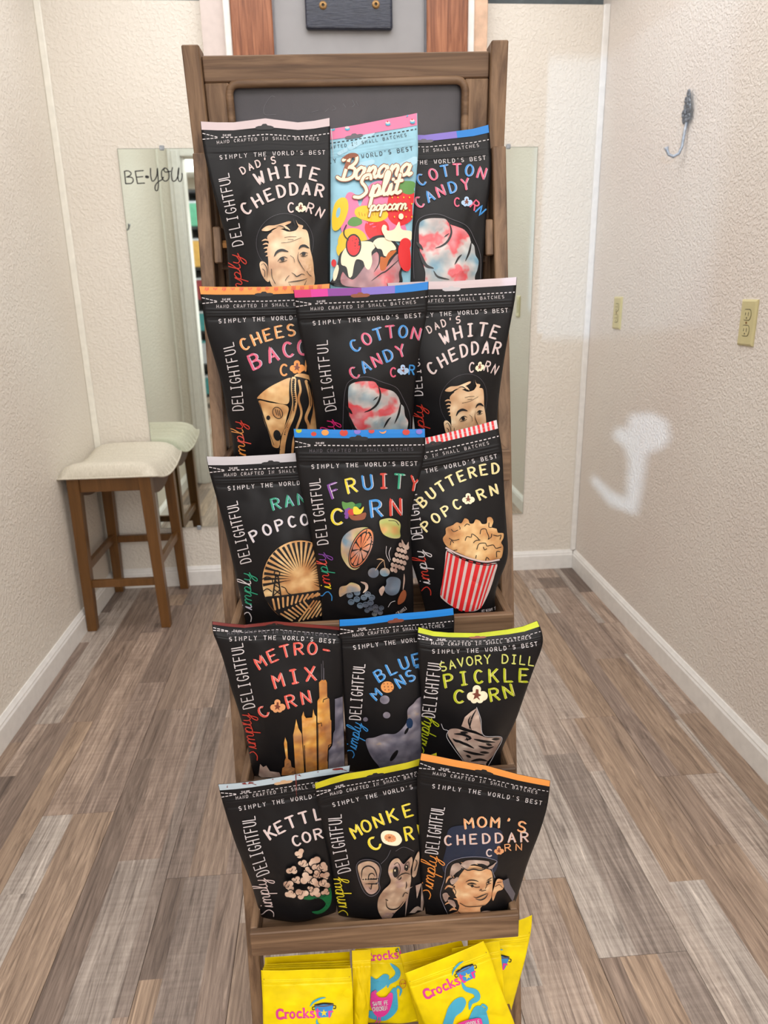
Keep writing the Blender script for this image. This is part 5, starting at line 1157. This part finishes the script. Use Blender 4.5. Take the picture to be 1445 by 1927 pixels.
pN.fill(TW, 'ink_cream', [(730, 860), (760, 820), (820, 815), (890, 830), (930, 870), (942, 920), (900, 965), (820, 962), (750, 930)]); pN.ellipse(TW, 'ink_peach', (825, 890), 60, 40, 15); pN.ellipse(TW, 'ink_choc', (818, 885), 14, 11)
for k in range(10): a = k*.63; pN.stroke(TW, 'ink_caramel', 3, [(820+20*math.cos(a), 887+15*math.sin(a)), (822+55*math.cos(a), 890+38*math.sin(a))])
pN.layer = 20
pN.fill(TP, 'ink_grey', [(480, 1180), (520, 1115), (610, 1100), (700, 1130), (735, 1200), (715, 1320), (725, 1400), (680, 1460), (620, 1475), (560, 1430), (510, 1320)])
pN.fill(TP, BK, [(486, 1182), (524, 1120), (610, 1106), (696, 1134), (729, 1200), (709, 1320), (719, 1400), (676, 1454), (620, 1469), (564, 1426), (516, 1318)])
pN.fill(WL, 'window_banana', [(498, 1185), (530, 1140), (610, 1120), (680, 1145), (718, 1205), (700, 1310), (706, 1390), (670, 1440), (620, 1450), (575, 1410), (530, 1310)])
pN.fill(WL, 'window_banana', [(860, 1100), (905, 1090), (930, 1120), (960, 1150), (1000, 1110), (1040, 1075), (1050, 1130), (1030, 1210), (1035, 1300), (1020, 1400), (1000, 1480), (950, 1560), (870, 1640), (830, 1700), (790, 1735), (740, 1690), (700, 1600), (705, 1500), (750, 1420), (830, 1330), (805, 1230), (820, 1150)])
pN.fill(WL, 'window_banana', [(1060, 1130), (1110, 1020), (1118, 1100), (1100, 1200), (1080, 1270), (1045, 1270)])
pN.fill(WL, 'window_dill', [(960, 1730), (1010, 1650), (1080, 1580), (1130, 1590), (1190, 1720), (1180, 1760)])
pN.layer = 34
for q, w in (([(535, 1300), (545, 1200), (600, 1165), (660, 1190), (690, 1260), (688, 1310)], 13), ([(600, 1310), (615, 1250), (650, 1240), (672, 1270)], 11), ([(610, 1375), (630, 1400), (640, 1350), (670, 1345)], 10), ([(865, 1150), (900, 1130), (925, 1180), (915, 1240), (890, 1290)], 6), ([(900, 1300), (920, 1260), (980, 1235), (1030, 1250)], 10), ([(905, 1305), (930, 1290), (935, 1270)], 12),
             ([(985, 1320), (990, 1360), (980, 1395)], 10), ([(785, 1510), (790, 1570), (830, 1600), (900, 1590), (960, 1520)], 12), ([(845, 1640), (880, 1650)], 9), ([(950, 1470), (975, 1430), (1000, 1440)], 7), ([(970, 1200), (975, 1150), (1010, 1120), (1015, 1180)], 6), ([(1080, 1100), (1095, 1130), (1070, 1210)], 8), ([(780, 1500), (800, 1510)], 8)): pN.stroke(TP, BK, w, q, taper=w > 8)
pN.ellipse(TP, BK, (880, 1222), 28, 56, 5); pN.ellipse(TP, BK, (990, 1180), 17, 32, 8); pN.stroke(TP, 'ink_grey', 4, [(730, 1140), (790, 1080), (830, 1000)]); pN.stroke(TP, 'ink_grey', 4, [(880, 1010), (960, 970), (1060, 1010)])
pN.ellipse(TP, 'ink_cream', (872, 1205), 7, 12); pN.ellipse(TP, 'ink_cream', (985, 1168), 5, 8)
pN.commit(eN)

# --- mom's cheddar
Oo, eO = tier('popcorn_pouch', "black cheddar pouch with a woman's face and an orange top band, lowest tier right", 1,
    [(792, 1417), (786.5, 1447), (784, 1478), (787.5, 1526), (789, 1584), (793, 1662), (801, 1728)], [(1035.5, 1469), (1032.6, 1501), (1028, 1526), (1016, 1565), (993, 1623), (975.5, 1681), (965, 1718)], .144, .047, .030, seed=25, top=[-1, -3, 1])
pO = Print(Oo, 770, 1410, 5.161); header(pO, Oo, 'ink_orange'); side_words(pO, [(812, 1602), (818, 1560), (824, 1520)], [(810, 1690), (824, 1612)], 24, sm='ink_orange')
pO.layer = 6
pO.fill('printed_shade', flat('ink_night', (28, 38, 60), .45) and 'ink_night', [(400, 760), (700, 740), (900, 800), (860, 1000), (850, 1150), (760, 1220), (420, 1220), (320, 1150), (360, 950)])
pO.layer = 9
text(pO, TW, 'ink_peach', "MOM'S", [(575, 715), (830, 705), (1090, 748)], 96, 17, hi='ink_cream', wide=.8)
text(pO, TW, 'ink_pinkwhite', 'CHEDDAR', [(375, 882), (745, 862), (1115, 848)], 90, 16, hi='ink_peach', wide=.72)
text(pO, TW, 'ink_pinkwhite', 'C', [(775, 1002), (776, 1002)], 66, 13, wide=.8); text(pO, TW, 'ink_peach', 'RN', [(955, 950), (1005, 946), (1062, 945)], 62, 11, wide=.85)
corn_pop(pO, (868, 978), 40, 'ink_peach')
pO.layer = 20
pO.fill(TP, BK, [(385, 1605), (335, 1500), (305, 1400), (345, 1255), (365, 1135), (432, 1076), (560, 1046), (720, 1048), (845, 1083), (800, 1140), (825, 1240), (790, 1330), (740, 1240), (560, 1260), (500, 1400), (480, 1560)])
pO.stroke(TP, 'ink_lilac', 2.5, [(380, 1610), (330, 1500), (300, 1400), (340, 1250), (360, 1130), (430, 1070), (560, 1040), (720, 1042), (850, 1080), (800, 1140), (830, 1240)])
pO.fill(WL, 'window_mom', [(500, 1200), (560, 1150), (700, 1150), (790, 1170), (808, 1260), (805, 1350), (790, 1440), (740, 1500), (690, 1530), (680, 1620), (560, 1680), (430, 1660), (380, 1600), (470, 1560), (480, 1480), (440, 1400), (420, 1330), (460, 1270)])
for q in ([(355, 1290), (375, 1240), (420, 1225), (440, 1260)], [(345, 1350), (375, 1320), (420, 1335), (425, 1370)], [(330, 1440), (350, 1410), (390, 1420)], [(345, 1500), (380, 1480), (420, 1500), (440, 1540)], [(390, 1560), (420, 1540), (460, 1550)], [(500, 1090), (560, 1100), (600, 1085), (660, 1110)], [(520, 1180), (560, 1140), (620, 1130), (700, 1140)], [(640, 1070), (700, 1090), (760, 1085)], [(400, 1170), (430, 1130), (480, 1120)], [(430, 1440), (470, 1450), (480, 1500)]): pO.stroke(WL, 'window_mom', 20, q, taper=True)
for poly in ([(420, 1110), (480, 1095), (500, 1150), (450, 1190), (400, 1240), (395, 1180)], [(490, 1130), (540, 1075), (640, 1065), (770, 1080), (760, 1120), (700, 1100), (600, 1110), (560, 1150)], [(395, 1260), (450, 1230), (480, 1240), (440, 1290), (410, 1300)], [(320, 1400), (360, 1380), (380, 1420), (350, 1470)], [(370, 1450), (430, 1460), (450, 1520), (400, 1500)], [(760, 1140), (810, 1110), (840, 1085), (800, 1150)]):
    pO.fill(WL, 'window_dill', poly)
pO.fill(WL, 'window_mom', [(820, 1330), (850, 1250), (900, 1255), (920, 1290), (900, 1350), (850, 1370), (810, 1460), (800, 1400)])
pO.fill(TP, 'ink_grey', [(900, 1265), (960, 1240), (975, 1300), (1025, 1390), (1000, 1470), (960, 1400), (920, 1340)], smooth=False)
pO.fill(WL, 'window_dill', [(690, 1570), (790, 1560), (780, 1640), (700, 1650)])
pO.layer = 34
for q, w in (([(545, 1280), (580, 1262), (630, 1262), (672, 1275)], 11), ([(748, 1268), (775, 1250), (802, 1235)], 9), ([(565, 1300), (600, 1315), (650, 1330), (680, 1325)], 6), ([(560, 1298), (600, 1290), (650, 1300)], 13), ([(740, 1290), (770, 1268), (800, 1265)], 8), ([(745, 1305), (790, 1290)], 5), ([(680, 1360), (700, 1345), (695, 1365), (740, 1355)], 6), ([(735, 1340), (752, 1310), (748, 1290)], 5),
             ([(620, 1420), (650, 1430), (700, 1410), (760, 1385)], 10), ([(640, 1440), (690, 1450), (735, 1430), (762, 1390)], 11), ([(490, 1480), (560, 1515), (680, 1510), (740, 1500)], 6), ([(700, 1570), (690, 1640)], 14), ([(410, 1390), (420, 1330), (450, 1370), (440, 1400)], 7), ([(830, 1320), (870, 1300), (900, 1330)], 5), ([(850, 1280), (890, 1275)], 5), ([(470, 1560), (520, 1600), (600, 1610)], 6), ([(500, 1120), (560, 1160), (620, 1150), (690, 1160), (770, 1130)], 12), ([(400, 1200), (430, 1240), (470, 1200)], 9)): pO.stroke(TP, BK, w, q, taper=w > 7)
pO.ellipse(TP, BK, (608, 1312), 14, 13); pO.ellipse(TP, BK, (765, 1278), 11, 10)
pO.commit(eO)

# ------------------------------------------------------------------ yellow soup-mix pouches in the bottom tray
def ypouch(label, L, R, bt, bb, th, seed, group='yellow pouches in the bottom tray', film_='film_yellow', top=None, wr=.8):
    p, e = make_pouch('soup_pouch', label, to_tray(L, 0, bb), to_tray(R, 0, bb), bt, bb, th, film_=film_, seed=seed, group=group, top=top, wr=wr)
    pr = Print(p, 450, 1680, 2.535); pr.layer = 1
    for u in (.028, .972):
        q = to_px(p.front(np.array([u-.003, u+.003, u+.003, u-.003]), np.array([.10, .10, .112, .112]))); pr.put('tear_notch', 'ink_brown', q, [(0, 1, 2, 3)], 2)
    return p, e, pr
def logo(pr, x, y, L_, ang, sc):
    """pink serif word with the blue pot standing in for two of its letters"""
    c, s_ = math.cos(math.radians(ang)), math.sin(math.radians(ang)); M_ = lambda pts: [(x+(a*c-b*s_)*sc, y+(a*s_+b*c)*sc) for a, b in pts]
    pr.layer += 2; P_ = 'brand_print'
    def st(w, pts, m='ink_pinkhot', sm=True, closed=False): pr.stroke(P_, m, w*sc, M_(pts), smooth=sm, closed=closed, newlayer=False)
    # word, upright serif, x to the right, y down; cap height 40, x height 27
    st(10, [(3, -20), (5, -32), (16, -38), (26, -34)]); st(10, [(3, -20), (5, -7), (16, -1), (29, -5)]); st(4, [(28, -38), (28, -27)])
    for w, q in ((8, [(38, -25), (38, -2)]), (6, [(38, -18), (45, -25), (51, -23)]), (3, [(33, -1), (45, -1)]), (3, [(33, -26), (39, -26)])): st(w, q)
    st(7, arc(66, -13.5, 9, 12, 0, 360, 12), closed=True)
    st(8, [(102, -24), (92, -26), (86, -14), (91, -3), (103, -4)])
    for w, q in ((8, [(114, -40), (114, -2)]), (3, [(108, -1), (121, -1)]), (5, [(117, -13), (131, -26)]), (7, [(119, -14), (132, -1)]), (3, [(108, -40), (115, -40)])): st(w, q)
    st(7, [(153, -24), (144, -26), (141, -20), (150, -14), (156, -7), (150, -1), (140, -4)])
    pr.layer += 1
    pr.fill(P_, 'ink_blue', M_([(160, -52), (232, -56), (236, -46), (224, -2), (168, 0), (158, -44)]), smooth=False); pr.layer += 1
    pr.stroke(P_, 'ink_black', 7*sc, M_([(160, -52), (196, -58), (234, -54)])); pr.stroke(P_, 'ink_grey', 6*sc, M_([(160, -50), (196, -47), (234, -52)]))
    for q in ([(160, -46), (150, -44), (150, -34), (158, -34)], [(234, -48), (245, -47), (244, -36), (236, -36)]): pr.stroke(P_, 'ink_black', 3.4*sc, M_(q))
    pr.layer += 1
    for w, q in ((8, [(170, -36), (170, -6), (178, -3)]), (5, [(163, -28), (179, -28)]), (8, [(218, -25), (218, -2)]), (6, [(219, -18), (225, -25), (232, -23)])): st(w, q)
    pr.layer += 1
    star = [(196+(16 if k % 2 == 0 else 6.5)*math.sin(k*math.pi/5), -20-(16 if k % 2 == 0 else 6.5)*math.cos(k*math.pi/5)) for k in range(10)]
    pr.fill(P_, 'ink_yellow', M_(star), smooth=False)
    pr.stroke(P_, 'ink_teal', 9*sc, M_([(140, -48), (155, -66), (185, -80), (205, -82)]), taper=True)
def bowl(pr, pts_list, drips):
    for q in pts_list: pr.fill('brand_print', 'ink_teal', q)
    for w, q in drips: pr.stroke('brand_print', 'ink_teal', w, q, taper=True)
# left stack: one tall pouch at the back, then the fanned ones
ypouch('plain yellow pouch standing at the back of the left stack, highest of the stack', [(498, 1802), (498, 1927), (500, 2030)], [(658, 1791), (662, 1927), (662, 2030)], .000, -.006, .008, 31)
for k, (dx, dy) in enumerate(((4, -11), (3, -7), (1.5, -4))):
    ypouch(('yellow pouch in the left stack, just in front of the tallest', 'yellow pouch in the middle of the left stack, only its top edge showing', 'yellow pouch right behind the front one of the left stack')[k],
           [(493+dx, 1826+dy), (495+dx, 1927), (497, 2035)], [(660-dx*.3, 1822+dy*1.3), (664, 1927), (664, 2035)], .016+.009*k, .008+.009*k, .006, 32+k, wr=.4)
p_, e_, pr = ypouch('front yellow pouch of the left stack with the pink lettering and blue pot, lower left', [(491, 1826), (494, 1880), (495, 1927), (497, 2040)], [(661, 1822), (664, 1870), (665, 1927), (664, 2040)], .050, .040, .012, 36, top=[2, 1, 1])
logo(pr, 178, 601, 0, -2, 1.16); bowl(pr, [], [(16, [(370, 600), (375, 625), (410, 650), (400, 700)])]); pr.commit(e_)
# middle pair
p_, e_, pr = ypouch('yellow pouch with a pink chicken reading Sante Fe Chicken', [(668, 1786), (670, 1900), (672, 2030)], [(752, 1782), (772, 1850), (792, 1927), (812, 2035)], .014, .004, .012, 37)
logo(pr, 606, 327, 0, -6, .98)
bowl(pr, [[(625, 400), (655, 410), (690, 385), (715, 395), (700, 440), (660, 470), (625, 500)], [(720, 470), (745, 450), (755, 500), (752, 560), (700, 605), (640, 600), (612, 585), (612, 560), (650, 560), (700, 545)]], [(26, [(722, 335), (755, 370), (750, 400), (715, 425), (708, 448)]), (12, [(745, 470), (755, 445), (772, 460), (765, 490)])])
pr.layer = 40
pr.fill('brand_print', 'ink_pinkhot', [(627, 500), (630, 470), (645, 462), (655, 480), (670, 492), (700, 490), (715, 472), (728, 470), (733, 490), (722, 540), (705, 570), (680, 585), (655, 582), (635, 555), (625, 525)])
for q in ([(660, 580), (658, 605), (650, 612)], [(672, 582), (672, 605), (664, 612)], [(640, 470), (648, 458), (655, 468)]): pr.stroke('brand_print', 'ink_pinkhot', 5, q)
pr.layer = 60
text(pr, 'brand_print', 'ink_white', 'SANTE FE', [(640, 520), (672, 517), (704, 513)], 17, 3.6, wide=.42); text(pr, 'brand_print', 'ink_white', 'CHICKEN', [(640, 545), (670, 543), (700, 538)], 19, 3.6, wide=.42)
pr.ellipse('brand_print', 'ink_caramel', (779, 425), 15, 20, w=2.5); text(pr, 'brand_print', 'ink_caramel', 'LOW CARB', [(768, 426), (779, 424), (790, 422)], 6, 1.5, wide=.3); pr.commit(e_)
ypouch('plain yellow pouch turned sideways, between the left stack and the chicken pouch', [(662, 1789), (664, 1870), (666, 2030)], [(698, 1787), (697, 1870), (690, 2030)], .040, .032, .010, 38, film_='film_yellow_deep')
# right group
ypouch('yellow pouch behind the tilted one, its plain top showing under the rack rail', [(752, 1796), (766, 1850), (790, 2030)], [(868, 1770), (900, 1850), (905, 2030)], .034, .020, .007, 39, film_='film_yellow_deep')
p_, e_, pr = ypouch('rightmost yellow pouch, leaning out past the rack with half a printed pot', [(880, 1752), (880, 1850), (872, 2030)], [(1001, 1722), (1001, 1745), (987, 1810), (963, 1897), (948, 1960), (940, 2030)], .010, .000, .012, 40, top=[2, 4, 6])
logo(pr, 1010, 330, 0, 8, 1.15); pr.commit(e_)
ypouch('plain yellow pouch between the tilted one and the rightmost one', [(850, 1785), (850, 1900), (850, 2030)], [(940, 1770), (946, 1830), (954, 1927), (950, 2030)], .050, .033, .008, 41)
p_, e_, pr = ypouch('tilted yellow pouch reading Noodle in front, right half of the bottom tray', [(761.6, 1832), (777, 1877), (797, 1927), (832, 2035)], [(909.6, 1771), (921, 1794), (942, 1860), (969, 1927), (975, 2035)], .072, .050, .016, 42, top=[1, 2, 2])
logo(pr, 890, 508, 0, -24, 1.16)
bowl(pr, [[(1000, 540), (1030, 505), (1065, 495), (1082, 520), (1065, 560), (1030, 590), (1010, 640), (970, 640), (985, 580)], [(1120, 545), (1160, 540), (1180, 570), (1185, 640), (1090, 640)]], [(28, [(1062, 425), (1080, 455), (1125, 470), (1135, 500), (1105, 520), (1098, 552)]), (12, [(1150, 545), (1160, 530), (1180, 545), (1170, 570)])])
pr.layer = 50; pr.fill('brand_print', 'ink_pinkhot', [(1040, 618), (1080, 600), (1140, 588), (1155, 600), (1150, 640), (1045, 640)])
pr.layer = 60; text(pr, 'brand_print', 'ink_white', 'NOODLE', [(1082, 617), (1110, 611), (1140, 604)], 17, 3.6, wide=.42); pr.commit(e_)

# ------------------------------------------------------------------ lettering on the left mirror, chalk marks, little things
def on_plane_y(px, y):
    px = np.asarray(px, float); d = FW+((px[:, :1]-722.5)/FPX)*RT-((px[:, 1:]-963.5)/FPX)*UP; return CAM+(y/d[:, 1])[:, None]*d
class Flat:
    """strokes on a plain plane: the same pen as Print but laid on the plane y = const"""
    def __init__(s, y): s.y = y; s.b = []; s.layer = 0; s.o = np.array([210, 260.]); s.sc = 6.423
    def tr(s, p): return s.o+np.asarray(p, float)/s.sc
    def put(s, part, mat, V, F, layer): s.b.append((V, F))
    stroke = Print.stroke
    def build(s, name, mat, parent, thick=.0006):
        V, F = merge([([tuple(q) for q in v], f) for v, f in s.b]); P = on_plane_y(V, s.y); n = len(P); Q = P-[0, thick, 0]
        return link_mesh(name, np.vstack([P, Q]), [tuple(f) for f in F]+[tuple(i+n for i in f[::-1]) for f in F], mat, parent, loc=parent.location)
fm_ = Flat(YB-.0078)
for q in ([(155, 400), (170, 550)], [(155, 400), (200, 395), (235, 420), (225, 450), (180, 470)], [(180, 470), (245, 475), (262, 510), (240, 545), (170, 550)], [(285, 400), (312, 548)], [(285, 400), (382, 392)], [(300, 472), (378, 465)], [(312, 548), (398, 543)],
          [(470, 365), (472, 450), (490, 520), (525, 500), (548, 440), (552, 362), (560, 450), (566, 560), (555, 630), (530, 630), (525, 580), (560, 530), (610, 500), (625, 470)],
          [(640, 360), (605, 400), (610, 480), (645, 520), (690, 490), (690, 410), (655, 360), (630, 380), (650, 410), (710, 400)], [(735, 355), (722, 430), (735, 515), (775, 510), (805, 440), (812, 355), (800, 440), (810, 515), (835, 520), (852, 470), (850, 425)]):
    fm_.stroke('x', None, 13, q, smooth=len(q) > 3)
V_, F__ = [], []
fm_.stroke('x', None, 34, [(418, 466), (438, 470)])
ml = fm_.build('mirror_lettering', 'black_vinyl', m1); ml['label'] = 'black script vinyl lettering'
# chalk traces, laid in the board's plane
chv = []
fc = Print(A, 350, 0, 2.3689)
class BoardP(Flat):
    def build(s, name, mat, parent):
        V, F = merge([([tuple(q) for q in v], f) for v, f in s.b])
        q0 = np.array(rpt(0, 1.2, -.0154)); n_ = np.cross(np.array(rpt(1, 1.2, -.0154))-q0, np.array(rpt(0, 1.4, -.0154))-q0)
        px = np.asarray(V, float); d = FW+((px[:, :1]-722.5)/FPX)*RT-((px[:, 1:]-963.5)/FPX)*UP
        P = CAM+(((q0-CAM)@n_)/(d@n_))[:, None]*d
        return link_mesh(name, P, F, mat, parent, loc=RLOC)
fb_ = BoardP(0); fb_.o = np.array([350., 0]); fb_.sc = 2.3689
for q in ([(397, 432), (378, 430), (352, 468), (346, 500), (358, 512), (400, 510)], [(560, 500), (590, 492)], [(620, 498), (635, 484)], [(650, 492), (668, 484), (655, 470)], [(700, 462), (712, 478)], [(742, 446), (750, 468), (740, 475)], [(758, 452), (768, 472)]):
    fb_.stroke('x', None, 2.2, q)
fb_.build('chalk_mark', 'chalk', rack)

# ------------------------------------------------------------------ what the left mirror shows of the shop behind the camera
flat('shelf_dark', (40, 40, 44), .5); flat('pack_teal', (70, 150, 156), .5); flat('pack_red', (150, 60, 66), .5); flat('pack_pale', (190, 196, 206), .5); flat('pack_green', (96, 170, 140), .5); flat('pack_amber', (216, 170, 90), .5)
sh = empty('store_shelving', (-1.5, -2.35, 0), 'dark shop shelving seen through the doorway in the left mirror', 'shelf')
for x in (-2.1, -.92): box('upright', x, x+.04, -2.6, -2.2, 0, 2.25, 'shelf_dark', sh)
box('light_block_panel', -2.06, -.92, -2.6, -2.59, .15, 2.2, 'shelf_dark', sh)  # back added to keep the rear area light out of the mirror
for z in (.12, .45, .8, 1.12, 1.45, 1.85, 2.2): box('shelf_board', -2.06, -.92, -2.6, -2.2, z, z+.03, 'shelf_dark', sh)
goods = ((.15, -1.44, .2, 'pack_teal', 'teal carton on the lowest shelf seen in the left mirror'), (.48, -1.42, .24, 'pack_pale', 'pale grey carton on the second shelf seen in the left mirror'), (.83, -1.44, .2, 'pack_teal', 'teal carton on the third shelf seen in the left mirror'), (1.15, -1.42, .22, 'pack_red', 'dark red carton on the fourth shelf seen in the left mirror'),
         (1.48, -1.45, .28, 'pack_amber', 'amber carton on the fifth shelf seen in the left mirror'), (1.88, -1.44, .24, 'pack_green', 'green carton on the top shelf seen in the left mirror'))
for z, x, h, m_, lb in goods:
    e = empty('goods_box', (x+.09, -2.3, z), lb, 'box', 'cartons on the shop shelving'); box('carton', x, x+.18, -2.42, -2.215, z+.0005, z+h, m_, e, .004); box('carton_lid', x-.001, x+.181, -2.421, -2.214, z+h-.02, z+h+.002, 'pack_pale' if m_ != 'pack_pale' else 'pack_teal', e, .001)
    x += .2; e = empty('goods_box', (x+.06, -2.3, z), lb.replace('carton on', 'small carton on').replace(' seen in', ', right end, in'), 'box', 'cartons on the shop shelving'); box('carton', x, x+.12, -2.42, -2.215, z+.0005, z+h*.8, m_, e, .004)
